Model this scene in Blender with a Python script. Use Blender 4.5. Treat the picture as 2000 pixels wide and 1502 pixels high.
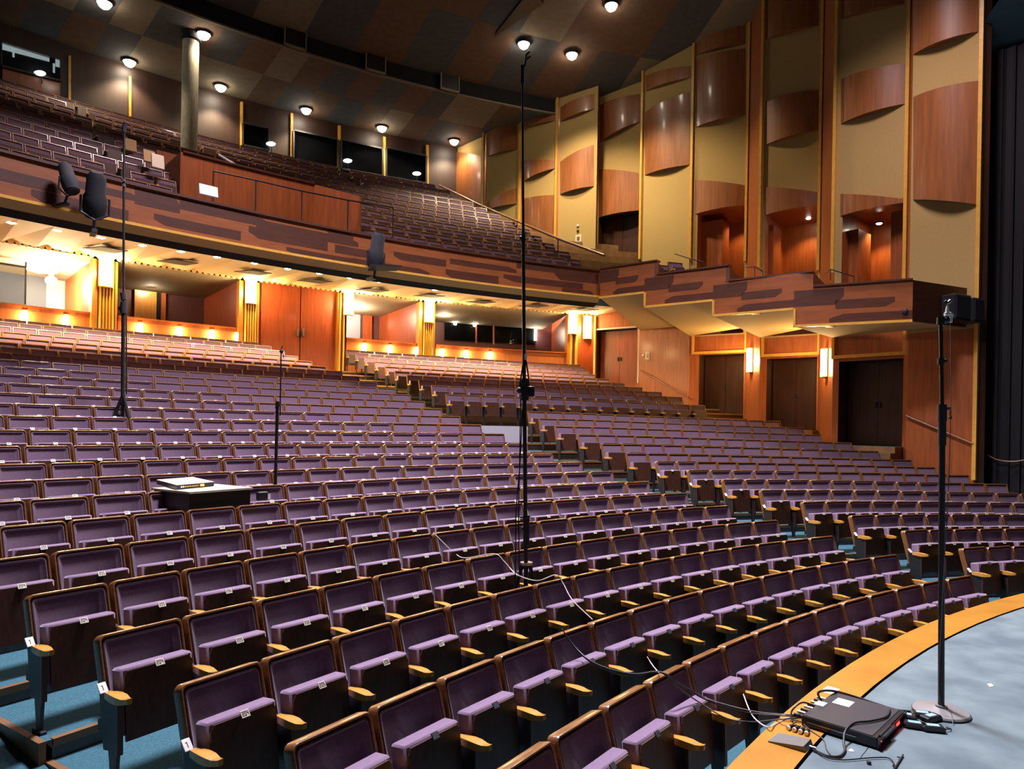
import bpy, math, random
from math import sin, cos, tan, pi, radians, degrees, hypot, atan2, sqrt
random.seed(7)
for o in list(bpy.data.objects): bpy.data.objects.remove(o)
SC = bpy.context.scene
COL = SC.collection

# ------------------------------------------------------------------ camera, world, exposure
EYE = 2.455                      # eye height over the front-row floor (the camera stands on the stage)
FPX, OY, ROLL = 1357.78, 81.34, 0.018
cam_d = bpy.data.cameras.new('camera'); cam = bpy.data.objects.new('camera', cam_d); COL.objects.link(cam)
from mathutils import Matrix, Vector
cam.matrix_world = Matrix.Translation((0, 0, EYE)) @ Matrix.Rotation(pi/2, 4, 'X') @ Matrix.Rotation(ROLL, 4, 'Z')
cam_d.sensor_width = 36; cam_d.sensor_fit = 'HORIZONTAL'; cam_d.lens = FPX/2000*36
cam_d.shift_y = OY/2000; cam_d.clip_start = 0.05; cam_d.clip_end = 200
SC.camera = cam
w = bpy.data.worlds.new('world'); SC.world = w; w.use_nodes = True
w.node_tree.nodes['Background'].inputs[0].default_value = (0.56, 0.50, 0.56, 1)
w.node_tree.nodes['Background'].inputs[1].default_value = 0.022
SC.view_settings.view_transform = 'Standard'; SC.view_settings.look = 'None'
SC.view_settings.gamma = 1; SC.view_settings.use_curve_mapping = False
SC.view_settings.exposure = 0.0
SC.cycles.use_denoising = True
SC.cycles.max_bounces = 5; SC.cycles.diffuse_bounces = 3; SC.cycles.glossy_bounces = 3
SC.cycles.transmission_bounces = 4; SC.cycles.sample_clamp_indirect = 4.0
SC.cycles.caustics_reflective = False; SC.cycles.caustics_refractive = False

def add_light(name, kind, loc, watts, color, parent=None, **kw):
    d = bpy.data.lights.new(name, kind); d.energy = watts; d.color = color
    aim = kw.pop('aim', None)
    for k, v in kw.items(): setattr(d, k, v)
    o = bpy.data.objects.new(name, d); COL.objects.link(o); o.location = loc
    if aim is not None:
        o.rotation_euler = (Vector(aim)-Vector(loc)).to_track_quat('-Z', 'Y').to_euler()
    if parent:
        o.parent = parent; o.matrix_parent_inverse = Matrix.Translation(parent.location).inverted()
    return o
# working lights rigged high above the front rows and the stage (all above the frame)
for lx, ly, lz, watts, lc in ((-0.8, 9.8, 12.8, 3000, (0.88, 0.82, 1.0)), (-6.0, 16.0, 13.2, 620, (1.0, 0.74, 0.74)), (7.0, 14.5, 13.2, 760, (1.0, 0.80, 0.86))):
    add_light('house_work_light', 'AREA', (lx, ly, EYE+lz), watts, lc, shape='DISK', size=2.6, spread=radians(120), aim=(lx+.3, ly-.6, 0))

# ------------------------------------------------------------------ survey helpers: metres from sight lines of the hall
CX, CY = 12.9269, -5.8278        # common centre of stage front, seat rows, balcony and back wall
_c, _s = cos(ROLL), sin(ROLL)
def ray(x, y):
    u = x-1000; v = y-751-OY
    return ((u*_c+v*_s)/FPX, 1.0, -(-u*_s+v*_c)/FPX)
def at(x, y, Y):
    r = ray(x, y); return (r[0]*Y, Y, EYE+r[2]*Y)
def on_z(x, y, z):
    r = ray(x, y); t = (z-EYE)/r[2]; return (r[0]*t, t, z)
def on_R(x, y, R):
    r = ray(x, y); a = r[0]**2+1; b = -2*(r[0]*CX+CY); c = CX*CX+CY*CY-R*R
    t = (-b+sqrt(b*b-4*a*c))/(2*a); return (r[0]*t, t, EYE+r[2]*t)
def on_plane(x, y, A, B):
    r = ray(x, y); dx, dy = B[0]-A[0], B[1]-A[1]
    t = (A[0]*dy-A[1]*dx)/(r[0]*dy-r[1]*dx); return (r[0]*t, t, EYE+r[2]*t)
def on_cone(x, y, R0, z0, R1, z1):
    f = lambda R: on_R(x, y, R)[2]-(z0+(z1-z0)*(R-R0)/(R1-R0))
    lo = min(R0, R1)-3.0; hi = lo+0.25
    while (f(lo) > 0) == (f(hi) > 0) and hi < 60: lo, hi = hi, hi+0.25
    for _ in range(50):
        m = (lo+hi)/2
        if (f(lo) > 0) == (f(m) > 0): lo = m
        else: hi = m
    return on_R(x, y, lo)
def P2(R, deg, z=0.0): return (CX+R*cos(radians(deg)), CY+R*sin(radians(deg)), z)
def phi_of(p): return degrees(atan2(p[1]-CY, p[0]-CX))
def rad_of(p): return hypot(p[0]-CX, p[1]-CY)
def to_px(p):
    u = FPX*p[0]/p[1]; v = -FPX*(p[2]-EYE)/p[1]
    return (1000+u*_c-v*_s, 751+OY+u*_s+v*_c)

# ------------------------------------------------------------------ materials
MATS = {}
def new_mat(name):
    m = bpy.data.materials.new(name); m.use_nodes = True; MATS[name] = m
    return m, m.node_tree, m.node_tree.nodes['Principled BSDF']
def lin(c):
    return tuple((v/12.92 if v <= 0.04045 else ((v+0.055)/1.055)**2.4) for v in (x/255 for x in c))+(1,)
def M(name, rgb, rough=0.5, metal=0.0, noise=0.0, scale=20.0, stretch=None, rgb2=None, spec=0.5, bump=0.0, sheen=0.0, coat=0.0, coords='Object'):
    m, nt, b = new_mat(name)
    b.inputs['Roughness'].default_value = rough; b.inputs['Metallic'].default_value = metal
    b.inputs['Specular IOR Level'].default_value = spec
    if sheen: b.inputs['Sheen Weight'].default_value = sheen; b.inputs['Sheen Roughness'].default_value = 0.4
    if coat: b.inputs['Coat Weight'].default_value = coat; b.inputs['Coat Roughness'].default_value = 0.12
    c1 = lin(rgb)
    if noise == 0 and rgb2 is None:
        b.inputs['Base Color'].default_value = c1; return m
    c2 = lin(rgb2) if rgb2 else tuple(v*(1-noise) for v in c1[:3])+(1,)
    tc = nt.nodes.new('ShaderNodeTexCoord'); mp = nt.nodes.new('ShaderNodeMapping')
    mp.inputs['Scale'].default_value = stretch or (1, 1, 1)
    nz = nt.nodes.new('ShaderNodeTexNoise'); nz.inputs['Scale'].default_value = scale; nz.inputs['Detail'].default_value = 4
    rp = nt.nodes.new('ShaderNodeValToRGB'); rp.color_ramp.elements[0].color = c2; rp.color_ramp.elements[1].color = c1
    rp.color_ramp.elements[0].position = 0.35; rp.color_ramp.elements[1].position = 0.68
    L = nt.links.new
    L(tc.outputs[coords], mp.inputs[0]); L(mp.outputs[0], nz.inputs[0]); L(nz.outputs[0], rp.inputs[0]); L(rp.outputs[0], b.inputs['Base Color'])
    if bump:
        bp = nt.nodes.new('ShaderNodeBump'); bp.inputs['Strength'].default_value = bump; bp.inputs['Distance'].default_value = 0.01
        L(nz.outputs[0], bp.inputs['Height']); L(bp.outputs[0], b.inputs['Normal'])
    return m
def E(name, rgb, strength):
    m, nt, b = new_mat(name)
    b.inputs['Base Color'].default_value = lin(rgb); b.inputs['Emission Color'].default_value = lin(rgb)
    b.inputs['Emission Strength'].default_value = strength
    return m

M('seat_wood', (132, 88, 46), 0.32, noise=0.35, scale=8, stretch=(1, 1, 12), coat=0.4)
M('arm_wood', (220, 158, 66), 0.35, noise=0.25, scale=10, stretch=(12, 1, 1), coat=0.4)
M('shell_wood', (74, 42, 28), 0.45, noise=0.4, scale=6, stretch=(8, 8, 1))
M('velour', (108, 86, 102), 0.9, noise=0.18, scale=40, sheen=0.5, spec=0.2)
M('velour_lit', (138, 116, 138), 0.9, noise=0.1, scale=40, sheen=0.4, spec=0.2)  # same velour made lighter, light from above put into the colour
M('black_metal', (26, 26, 29), 0.45, spec=0.5)
M('dark_iron', (34, 33, 38), 0.55)
M('plate_cream', (214, 205, 180), 0.5)
M('ink', (45, 40, 36), 0.6)
M('white_card', (240, 238, 228), 0.6)
M('carpet', (68, 110, 120), 0.95, noise=0.3, scale=60, spec=0.1)
M('stage_paint', (122, 142, 142), 0.62, rgb2=(94, 114, 118), scale=3.5, spec=0.35)
M('stage_trim', (208, 146, 52), 0.35, noise=0.22, scale=3, stretch=(1, 1, 1), coat=0.5)
M('riser_wood', (134, 96, 58), 0.5, noise=0.3, scale=4)
M('panel_wood', (164, 88, 40), 0.45, noise=0.30, scale=2.2, stretch=(6, 6, 0.5), coat=0.1)
M('curved_wood', (150, 90, 46), 0.40, noise=0.30, scale=2.2, stretch=(5, 5, 0.4), coat=0.25)
M('red_wood', (150, 70, 36), 0.36, noise=0.32, scale=2.2, stretch=(6, 6, 0.5), coat=0.3)
M('door_wood', (66, 38, 25), 0.36, noise=0.4, scale=2.5, stretch=(7, 7, 0.4), coat=0.35)
M('fascia_wood', (150, 82, 36), 0.42, noise=0.25, scale=2, stretch=(1, 1, 6))
M('inlay_wood', (82, 42, 22), 0.42, noise=0.25, scale=2, stretch=(1, 1, 6))
M('gold_trim', (222, 168, 70), 0.35, noise=0.15, scale=6, coat=0.3)
M('fabric_beige', (178, 150, 96), 0.95, noise=0.16, scale=70, spec=0.1)
M('soffit_cream', (216, 184, 128), 0.75)
M('wall_cream', (206, 190, 150), 0.8)
M('plaster_dark', (150, 138, 114), 0.85, noise=0.1, scale=6)
M('ceil_a', (112, 84, 66), 0.9, noise=0.18, scale=4)
M('ceil_b', (84, 82, 84), 0.9, noise=0.18, scale=4)
M('ceil_c', (134, 118, 98), 0.9, noise=0.15, scale=4)
M('black_void', (12, 12, 16), 0.9)
M('drape', (7, 7, 12), 0.9, noise=0.3, scale=3)
M('teal_ceiling', (66, 98, 106), 0.9)
M('dark_hatch', (38, 22, 14), 0.9)
M('dark_rear_wood', (52, 28, 19), 0.5, noise=0.35, scale=2.2, stretch=(6, 6, .5))
M('landing_grey', (176, 172, 178), 0.8)
M('wedge_grey', (112, 110, 102), 0.6)
M('blue_grey', (70, 78, 92), 0.8)
M('grey_door', (122, 124, 140), 0.55)
M('purple_wall', (84, 46, 50), 0.6, noise=0.2, scale=5, stretch=(4, 4, .5))
M('concrete', (150, 146, 132), 0.8, noise=0.3, scale=5, stretch=(3, 3, 1), bump=0.3)
M('pilaster_wood', (198, 134, 44), 0.38, noise=0.2, scale=4, stretch=(5, 5, .5), coat=0.3)
M('pilaster_flute', (226, 172, 60), 0.4)
M('parapet_wood_lit', (190, 112, 56), 0.4, noise=0.2, scale=2.2, stretch=(5, 5, .5), coat=0.2)  # lighter orange, the step lights' wash put into the wood colour
M('table_top', (196, 190, 170), 0.4)
M('case_black', (30, 31, 34), 0.38, noise=0.2, scale=30)
M('case_top', (58, 60, 64), 0.42)
M('rubber', (20, 20, 22), 0.6)
M('cable_grey', (88, 90, 96), 0.5)
M('cable_white', (214, 208, 200), 0.5)
M('steel', (176, 176, 176), 0.3, metal=0.9)
M('base_grey', (150, 150, 146), 0.45, metal=0.3)
M('label_blue', (150, 205, 228), 0.5)
M('paper', (238, 236, 228), 0.7)
M('cardboard', (186, 154, 108), 0.8)
M('dust_cloth', (30, 31, 36), 0.85)
M('wire_rail', (30, 24, 22), 0.5)
M('rail_wood', (128, 84, 46), 0.4, coat=0.3)
M('tape_white', (232, 226, 220), 0.6)
M('red_panel', (90, 20, 22), 0.3, coat=0.5)
E('lamp_warm', (255, 214, 140), 30)
E('lamp_sconce', (255, 206, 120), 40)
E('lamp_white', (255, 240, 214), 60)
E('lamp_and_wash', (255, 226, 170), 60)
E('lamp_exit', (235, 245, 255), 6)
E('led_amber', (255, 120, 40), 12)
E('led_white', (255, 235, 205), 8)
E('led_red', (255, 50, 40), 5)
E('booth_glow', (190, 205, 205), 0.55)
def glass(name, rgb, rough=0.05, alpha=0.25):
    m, nt, b = new_mat(name)
    b.inputs['Base Color'].default_value = lin(rgb); b.inputs['Roughness'].default_value = rough
    b.inputs['Transmission Weight'].default_value = 1.0; b.inputs['IOR'].default_value = 1.1
    b.inputs['Specular IOR Level'].default_value = 0.8
    return m
glass('pane_glass', (225, 232, 235))
glass('dark_glass', (120, 128, 140))

# ------------------------------------------------------------------ mesh builder
class MB:
    def __init__(s): s.v = []; s.f = []; s.m = []; s.T = None
    def pt(s, p):
        if s.T is not None: p = tuple(s.T @ Vector(p))
        s.v.append(tuple(p)); return len(s.v)-1
    def face(s, pts, mi=0):
        s.f.append([s.pt(p) for p in pts]); s.m.append(mi)
    def idx(s, ids, mi=0): s.f.append(list(ids)); s.m.append(mi)
    def box(s, x0, x1, y0, y1, z0, z1, mi=0, bev=0.0):
        if bev > 0:
            b = min(bev, (x1-x0)/2.01, (y1-y0)/2.01, (z1-z0)/2.01)
            ids = {}
            for i, X in enumerate((x0, x1)):
                for j, Y in enumerate((y0, y1)):
                    for k, Z in enumerate((z0, z1)):
                        xi = X+(b if i == 0 else -b); yi = Y+(b if j == 0 else -b); zi = Z+(b if k == 0 else -b)
                        ids[i, j, k] = (s.pt((X, yi, zi)), s.pt((xi, Y, zi)), s.pt((xi, yi, Z)))
            def q(*a): s.idx(a, mi)
            for i in (0, 1):
                a = [ids[i, 0, 0][0], ids[i, 1, 0][0], ids[i, 1, 1][0], ids[i, 0, 1][0]]; q(*(a if i else a[::-1]))
            for j in (0, 1):
                a = [ids[0, j, 0][1], ids[1, j, 0][1], ids[1, j, 1][1], ids[0, j, 1][1]]; q(*(a if not j else a[::-1]))
            for k in (0, 1):
                a = [ids[0, 0, k][2], ids[1, 0, k][2], ids[1, 1, k][2], ids[0, 1, k][2]]; q(*(a if k else a[::-1]))
            for i in (0, 1):
                for j in (0, 1):
                    a = [ids[i, j, 0][0], ids[i, j, 1][0], ids[i, j, 1][1], ids[i, j, 0][1]]; q(*(a if i == j else a[::-1]))
            for i in (0, 1):
                for k in (0, 1):
                    a = [ids[i, 0, k][0], ids[i, 1, k][0], ids[i, 1, k][2], ids[i, 0, k][2]]; q(*(a if i != k else a[::-1]))
            for j in (0, 1):
                for k in (0, 1):
                    a = [ids[0, j, k][1], ids[1, j, k][1], ids[1, j, k][2], ids[0, j, k][2]]; q(*(a if j == k else a[::-1]))
            for i in (0, 1):
                for j in (0, 1):
                    for k in (0, 1):
                        a = ids[i, j, k]; q(*(a if (i+j+k) % 2 else a[::-1]))
            return
        p = [(x0, y0, z0), (x1, y0, z0), (x1, y1, z0), (x0, y1, z0), (x0, y0, z1), (x1, y0, z1), (x1, y1, z1), (x0, y1, z1)]
        b = [s.pt(q) for q in p]
        for a in ((3, 2, 1, 0), (4, 5, 6, 7), (0, 1, 5, 4), (1, 2, 6, 5), (2, 3, 7, 6), (3, 0, 4, 7)):
            s.idx([b[i] for i in a], mi)
    def prism(s, poly, d, mi=0):                       # polygon of 3-D points extruded by vector d
        a = [s.pt(p) for p in poly]; b = [s.pt((p[0]+d[0], p[1]+d[1], p[2]+d[2])) for p in poly]; n = len(poly)
        s.idx(a[::-1], mi); s.idx(b, mi)
        for i in range(n): s.idx((a[i], a[(i+1) % n], b[(i+1) % n], b[i]), mi)
    def tube(s, path, r, n=8, mi=0, caps=True):
        rings = []; N = len(path); path = [Vector(p) for p in path]
        rs = r if isinstance(r, (list, tuple)) else [r]*N
        up = None
        for i, p in enumerate(path):
            d = (path[min(i+1, N-1)]-path[max(i-1, 0)])
            if d.length < 1e-9: d = Vector((0, 0, 1))
            d.normalize()
            if up is None:
                up = Vector((0, 0, 1)) if abs(d.z) < 0.9 else Vector((1, 0, 0))
            a = d.cross(up)
            if a.length < 1e-4: a = d.cross(Vector((0.3, 0.9, 0.2)))
            a.normalize(); b = a.cross(d).normalized(); up = b
            rings.append([s.pt(p+(a*cos(2*pi*k/n)+b*sin(2*pi*k/n))*rs[i]) for k in range(n)])
        for i in range(N-1):
            for k in range(n):
                s.idx((rings[i][k], rings[i+1][k], rings[i+1][(k+1) % n], rings[i][(k+1) % n]), mi)
        if caps: s.idx(rings[0], mi); s.idx(rings[-1][::-1], mi)
    def lathe(s, prof, n=20, mi=0, c=(0, 0, 0)):        # prof: (r, z)
        rings = []
        for r, z in prof:
            rings.append([s.pt((c[0]+r*cos(2*pi*k/n), c[1]+r*sin(2*pi*k/n), c[2]+z)) for k in range(n)])
        for i in range(len(prof)-1):
            for k in range(n):
                s.idx((rings[i][k], rings[i][(k+1) % n], rings[i+1][(k+1) % n], rings[i+1][k]), mi)
        if prof[0][0] > 1e-6: s.idx(rings[0][::-1], mi)
        if prof[-1][0] > 1e-6: s.idx(rings[-1], mi)
    def ball(s, c, r, n=10, mi=0, sq=(1, 1, 1)):
        rings = []
        for i in range(n//2+1):
            t = pi*i/(n//2)
            rings.append([s.pt((c[0]+r*sq[0]*sin(t)*cos(2*pi*k/n), c[1]+r*sq[1]*sin(t)*sin(2*pi*k/n), c[2]+r*sq[2]*cos(t))) for k in range(n)])
        for i in range(n//2):
            for k in range(n): s.idx((rings[i][k], rings[i+1][k], rings[i+1][(k+1) % n], rings[i][(k+1) % n]), mi)
    def cyl(s, R, a0, a1, z0, z1, n=24, mi=0, flip=False):   # patch of a vertical cylinder about the hall centre
        for i in range(n):
            t0 = a0+(a1-a0)*i/n; t1 = a0+(a1-a0)*(i+1)/n
            q = [P2(R, t0, z0), P2(R, t1, z0), P2(R, t1, z1), P2(R, t0, z1)]
            s.face(q[::-1] if flip else q, mi)
    def ring(s, R0, R1, a0, a1, z0, z1, n=24, mi=0):         # conical ring patch
        for i in range(n):
            t0 = a0+(a1-a0)*i/n; t1 = a0+(a1-a0)*(i+1)/n
            s.face([P2(R0, t0, z0), P2(R1, t0, z1), P2(R1, t1, z1), P2(R0, t1, z0)], mi)
    def cbox(s, R0, R1, a0, a1, z0, z1, n=8, mi=0):          # curved box
        for i in range(n):
            t0 = a0+(a1-a0)*i/n; t1 = a0+(a1-a0)*(i+1)/n
            a, b, c, d = P2(R0, t0), P2(R1, t0), P2(R1, t1), P2(R0, t1)
            f = lambda p, z: (p[0], p[1], z)
            s.face([f(a, z1), f(b, z1), f(c, z1), f(d, z1)], mi); s.face([f(a, z0), f(d, z0), f(c, z0), f(b, z0)], mi)
            s.face([f(a, z0), f(a, z1), f(d, z1), f(d, z0)], mi); s.face([f(b, z0), f(c, z0), f(c, z1), f(b, z1)], mi)
            if i == 0: s.face([f(a, z0), f(b, z0), f(b, z1), f(a, z1)], mi)
            if i == n-1: s.face([f(d, z0), f(d, z1), f(c, z1), f(c, z0)], mi)
    def mesh(s, name, mats):
        me = bpy.data.meshes.new(name); me.from_pydata(s.v, [], s.f)
        for m in ([mats] if isinstance(mats, str) else mats): me.materials.append(MATS[m])
        me.polygons.foreach_set('material_index', s.m); me.update(); return me
    def build(s, name, mats, parent=None, smooth=False, weld=False):
        me = s.mesh(name, mats)
        if weld or smooth:
            import bmesh
            b = bmesh.new(); b.from_mesh(me); bmesh.ops.remove_doubles(b, verts=b.verts, dist=1e-4)
            bmesh.ops.recalc_face_normals(b, faces=b.faces); b.to_mesh(me); b.free()
        if smooth:
            me.polygons.foreach_set('use_smooth', [True]*len(me.polygons))
            try: me.set_sharp_from_angle(angle=radians(38))
            except Exception: pass
        o = bpy.data.objects.new(name, me); COL.objects.link(o)
        if parent: o.parent = parent
        return o
def tag(o, label=None, cat=None, group=None, kind=None):
    if label: o['label'] = label
    if cat: o['category'] = cat
    if group: o['group'] = group
    if kind: o['kind'] = kind
    return o
def empty(name, loc=(0, 0, 0), rz=0.0):
    o = bpy.data.objects.new(name, None); COL.objects.link(o); o.location = loc; o.rotation_euler = (0, 0, rz)
    o.empty_display_size = 0.1; return o
def thing(name, label, cat, loc=(0, 0, 0), rz=0.0, group=None):
    return tag(empty(name, loc, rz), label, cat, group)
def struct(mb, name, mats, parent=None, smooth=False):
    o = mb.build(name, mats, parent, smooth)
    if parent is None: o['kind'] = 'structure'
    return o
def local(root):                                       # world -> root-local transform for builders
    return (Matrix.Translation(root.location) @ root.rotation_euler.to_matrix().to_4x4()).inverted()
def copy_tree(o, parent=None):
    c = o.copy(); COL.objects.link(c); c.parent = parent
    for ch in [x for x in KIDS.get(o.name, [])]: copy_tree(ch, c)
    return c
KIDS = {}
ORD = ['first', 'second', 'third', 'fourth', 'fifth', 'sixth', 'seventh', 'eighth', 'ninth', 'tenth', 'eleventh', 'twelfth',
       'thirteenth', 'fourteenth', 'fifteenth', 'sixteenth', 'seventeenth', 'eighteenth', 'nineteenth', 'twentieth',
       'twenty-first', 'twenty-second', 'twenty-third', 'twenty-fourth']
# ------------------------------------------------------------------ seating rake and floor
def RK(k): return 15.8329+0.819*k-0.0009*k*k
ZT = [-1.635, -1.521, -1.400, -1.282, -1.156, -1.036, -0.911, -0.785, -0.659, -0.533, -0.357, -0.168, 0.022, 0.210, 0.396,
      0.589, 0.779, 0.966, 1.150, 1.337, 1.524, 1.701, 1.891, 2.095, 2.308, 2.509, 2.679]
SEAT_H = 0.82
def zf(k): return (ZT[0]-0.1 if k < 0 else ZT[min(k, 26)])+EYE-SEAT_H
PHI0 = [147.04, 146.92, 147.11, 147.15, 147.27, 147.40, 147.52, 147.57, 147.78]      # start of the centre block
def phiL(k): return PHI0[k] if k < 9 else 147.9+0.02*(k-9)
def droop(phi): return -0.115*max(0.0, (115-phi))/16.0
fl = MB(); NPH = 46
for k in range(-1, 27):
    z = zf(k) if k >= 0 else 0.0
    if k == 0: z = 0.0
    Ra = RK(k)-0.41 if k >= 0 else 14.9
    Rb = RK(k+1)-0.41 if k < 26 else 37.6
    aL = phiL(max(k, 0))+0.12; zn = zf(k+1) if k < 26 else z
    for i in range(NPH):
        t0 = 86+(aL-86)*i/NPH; t1 = 86+(aL-86)*(i+1)/NPH
        d0, d1 = droop(t0), droop(t1)
        fl.face([P2(Ra, t0, z+d0), P2(Rb, t0, z+d0), P2(Rb, t1, z+d1), P2(Ra, t1, z+d1)], 0)
        if k < 26:
            fl.face([P2(Rb, t0, z+d0), P2(Rb, t0, zn+d0), P2(Rb, t1, zn+d1), P2(Rb, t1, z+d1)], 1)
            fl.face([P2(Rb-0.012, t0, zn-0.045+d0), P2(Rb-0.012, t0, zn+d0+0.004), P2(Rb-0.012, t1, zn+d1+0.004), P2(Rb-0.012, t1, zn-0.045+d1)], 2)
            fl.face([P2(Rb-0.012, t0, zn+d0+0.004), P2(Rb+0.03, t0, zn+d0+0.004), P2(Rb+0.03, t1, zn+d1+0.004), P2(Rb-0.012, t1, zn+d1+0.004)], 2)
    if k >= 0:                                   # kerb board along the near aisle
        fl.cbox(Ra-0.012, Rb, aL, aL+0.13, z-0.30, z+0.006, 1, 2)
# sloping aisle beside the kerbs
for k in range(-1, 27):
    Ra = RK(k)-0.41 if k >= 0 else 14.9
    Rb = RK(k+1)-0.41 if k < 26 else 37.6
    za = zf(k)-0.13 if k >= 0 else -0.13
    zb = zf(k+1)-0.13 if k < 26 else zf(26)-0.1
    for i in range(6):
        t0 = 147.1+i*1.2; t1 = t0+1.2
        fl.face([P2(Ra, t0, za), P2(Rb, t0, zb), P2(Rb, t1, zb), P2(Ra, t1, za)], 0)
struct(fl, 'floor', ['carpet', 'door_wood', 'riser_wood'])

# stage deck with its curved timber edge
ZS = EYE-1.58
st = MB()
st.ring(1.0, 14.70, 88, 176, ZS, ZS, 44, 0)
st.ring(14.70, 14.715, 88, 176, ZS-0.03, ZS-0.03, 44, 3)
st.ring(14.715, 14.96, 88, 176, ZS+0.004, ZS+0.004, 60, 1)
st.cyl(14.96, 88, 176, 0, ZS+0.004, 60, 2)
st.cyl(14.7, 88, 176, ZS-0.03, ZS, 44, 3)
struct(st, 'floor_stage', ['stage_paint', 'stage_trim', 'riser_wood', 'black_void'])

# ------------------------------------------------------------------ side wall in bays
# bay: plan corner seen at its left trim and right trim (depth along the sight line), in metres
def plan(x, Y): r = ray(x, 420); return (r[0]*Y, Y)
BAY = {7: (plan(1778, 17.8), plan(1914, 16.6)), 6: (plan(1632, 19.6), plan(1772, 18.2)), 5: (plan(1489, 23.0), plan(1603, 21.9)),
       4: (plan(1352, 26.0), plan(1460, 24.9)), 3: (plan(1254, 27.6), plan(1351, 26.0)), 2: (plan(1167, 29.3), plan(1252, 28.2)),
       1: (plan(1090, 29.3), plan(1164, 28.5)), 0: (plan(1018, 30.3), plan(1087, 29.3)), -1: (plan(948, 31.4), plan(1014, 30.4)),
       -2: (plan(885, 33.4), plan(942, 31.8))}
ZTOP = EYE+15.6
def wp(b, x, y): return on_plane(x, y, *BAY[b])
def inward(b):                                  # unit normal towards the hall
    A, B = BAY[b]; dx, dy = B[0]-A[0], B[1]-A[1]; L = hypot(dx, dy); n = (dy/L, -dx/L)
    return n if n[0]*(0-A[0])+n[1]*(0-A[1]) > 0 else (-n[0], -n[1])
def off(p, n, d): return (p[0]+n[0]*d, p[1]+n[1]*d, p[2])
def setz(p, z): return (p[0], p[1], z)
def vquad(mb, A, B, z0, z1, mi=0): mb.face([(A[0], A[1], z0), (B[0], B[1], z0), (B[0], B[1], z1), (A[0], A[1], z1)], mi)
def lerp2(A, B, t): return (A[0]+(B[0]-A[0])*t, A[1]+(B[1]-A[1])*t)

wall = MB()                                      # 0 fabric, 1 orange veneer, 2 dark void
# openings per bay: (pixel left, right at mid height, z0, z1)
def zpx(b, x, y): return wp(b, x, y)[2]
def bay_with_opening(b, opens, zsplit):
    """solid wall of a bay, with door or box openings; opens: list of (t0,t1,z0,z1,depth,backmat)"""
    A, B = BAY[b]
    zs = sorted({EYE+4.97 if b < 2 else -0.6, ZTOP, zsplit, *[o[2] for o in opens], *[o[3] for o in opens]})
    for z0, z1 in zip(zs[:-1], zs[1:]):
        zm = (z0+z1)/2; mi = 0 if zm > zsplit else 1
        segs = [(0.0, 1.0)]
        for o in opens:
            if o[2] < zm < o[3]: segs = [(0.0, o[0]), (o[1], 1.0)]
        for t0, t1 in segs:
            if t1-t0 > 1e-4: vquad(wall, lerp2(A, B, t0), lerp2(A, B, t1), z0, z1, mi)
    n = inward(b)
    for o in opens:
        P, Q = lerp2(A, B, o[0]), lerp2(A, B, o[1]); d = o[4]
        P2_, Q2_ = (P[0]-n[0]*d, P[1]-n[1]*d), (Q[0]-n[0]*d, Q[1]-n[1]*d)
        vquad(wall, P, P2_, o[2], o[3], o[5]); vquad(wall, Q2_, Q, o[2], o[3], o[5]); vquad(wall, P2_, Q2_, o[2], o[3], o[5])
        wall.face([setz(p+(0,), o[3]) for p in (P, Q, Q2_, P2_)], o[6] if len(o) > 6 else o[5])
        wall.face([setz(p+(0,), o[2]) for p in (P, P2_, Q2_, Q)], 4)
def tpar(b, x, y):
    A, B = BAY[b]; p = wp(b, x, y); dx, dy = B[0]-A[0], B[1]-A[1]
    return ((p[0]-A[0])*dx+(p[1]-A[1])*dy)/(dx*dx+dy*dy)
ZBOX = EYE+2.6
DOORS = {6: (1638, 1769, 703, 885), 5: (1497, 1601, 699, 850), 4: (1365, 1456, 692, 820)}
LAND = {6: EYE-0.36, 5: EYE+0.05, 4: EYE+0.42}
BOXF = {6: EYE+2.75, 5: EYE+3.1, 4: EYE+3.5}
for b, (xl, xr, yt, yb) in DOORS.items():
    ztop = (zpx(b, xl, yt)+zpx(b, xr, yt))/2
    up = {6: (1645, 1766, 400), 5: (1495, 1600, 408), 4: (1362, 1455, 408)}[b]
    zu = (zpx(b, up[0], up[2])+zpx(b, up[1], up[2]))/2
    bay_with_opening(b, [(max(0.02, tpar(b, xl, 750)), min(0.985, tpar(b, xr, 750)), LAND[b], ztop, 0.7, 3, 3),
                         (max(0.03, tpar(b, up[0], 450)), min(0.97, tpar(b, up[1], 450)), BOXF[b], zu, 2.0, 1, 5)], BOXF[b]-0.05)
bay_with_opening(7, [], EYE+2.55)
bay_with_opening(3, [], EYE+4.2)
# bay 2: back doors below, balcony doors above
zd2 = (zpx(2, 1168, 645)+zpx(2, 1245, 640))/2
zb2 = (zpx(2, 1168, 424)+zpx(2, 1250, 411))/2
bay_with_opening(2, [(0.03, 0.96, EYE+1.75, zd2, 0.45, 3, 3), (0.03, 0.97, EYE+5.6, zb2, 0.5, 3, 3)], EYE+5.2)
for b in (1, 0, -1, -2): bay_with_opening(b, [], EYE+5.0)
# piers and returns between bays
def pier(P, Q, z0, z1, mi): vquad(wall, P, Q, z0, z1, mi)
for a, b, zz in ((5, 6, EYE+2.7), (4, 5, EYE+3.1)):
    P, Q = BAY[a][1], BAY[b][0]
    pier(P, Q, -0.6, zz, 1); pier(P, Q, zz, ZTOP, 1)
for a, b in ((6, 7), (3, 4), (2, 3), (1, 2), (0, 1), (-1, 0), (-2, -1)):
    pier(BAY[a][1], BAY[b][0], EYE+4.97 if a < 2 else -0.6, ZTOP, 1)
wr = struct(wall, 'wall_right', ['fabric_beige', 'panel_wood', 'black_void', 'door_wood', 'carpet', 'red_wood'])

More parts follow.
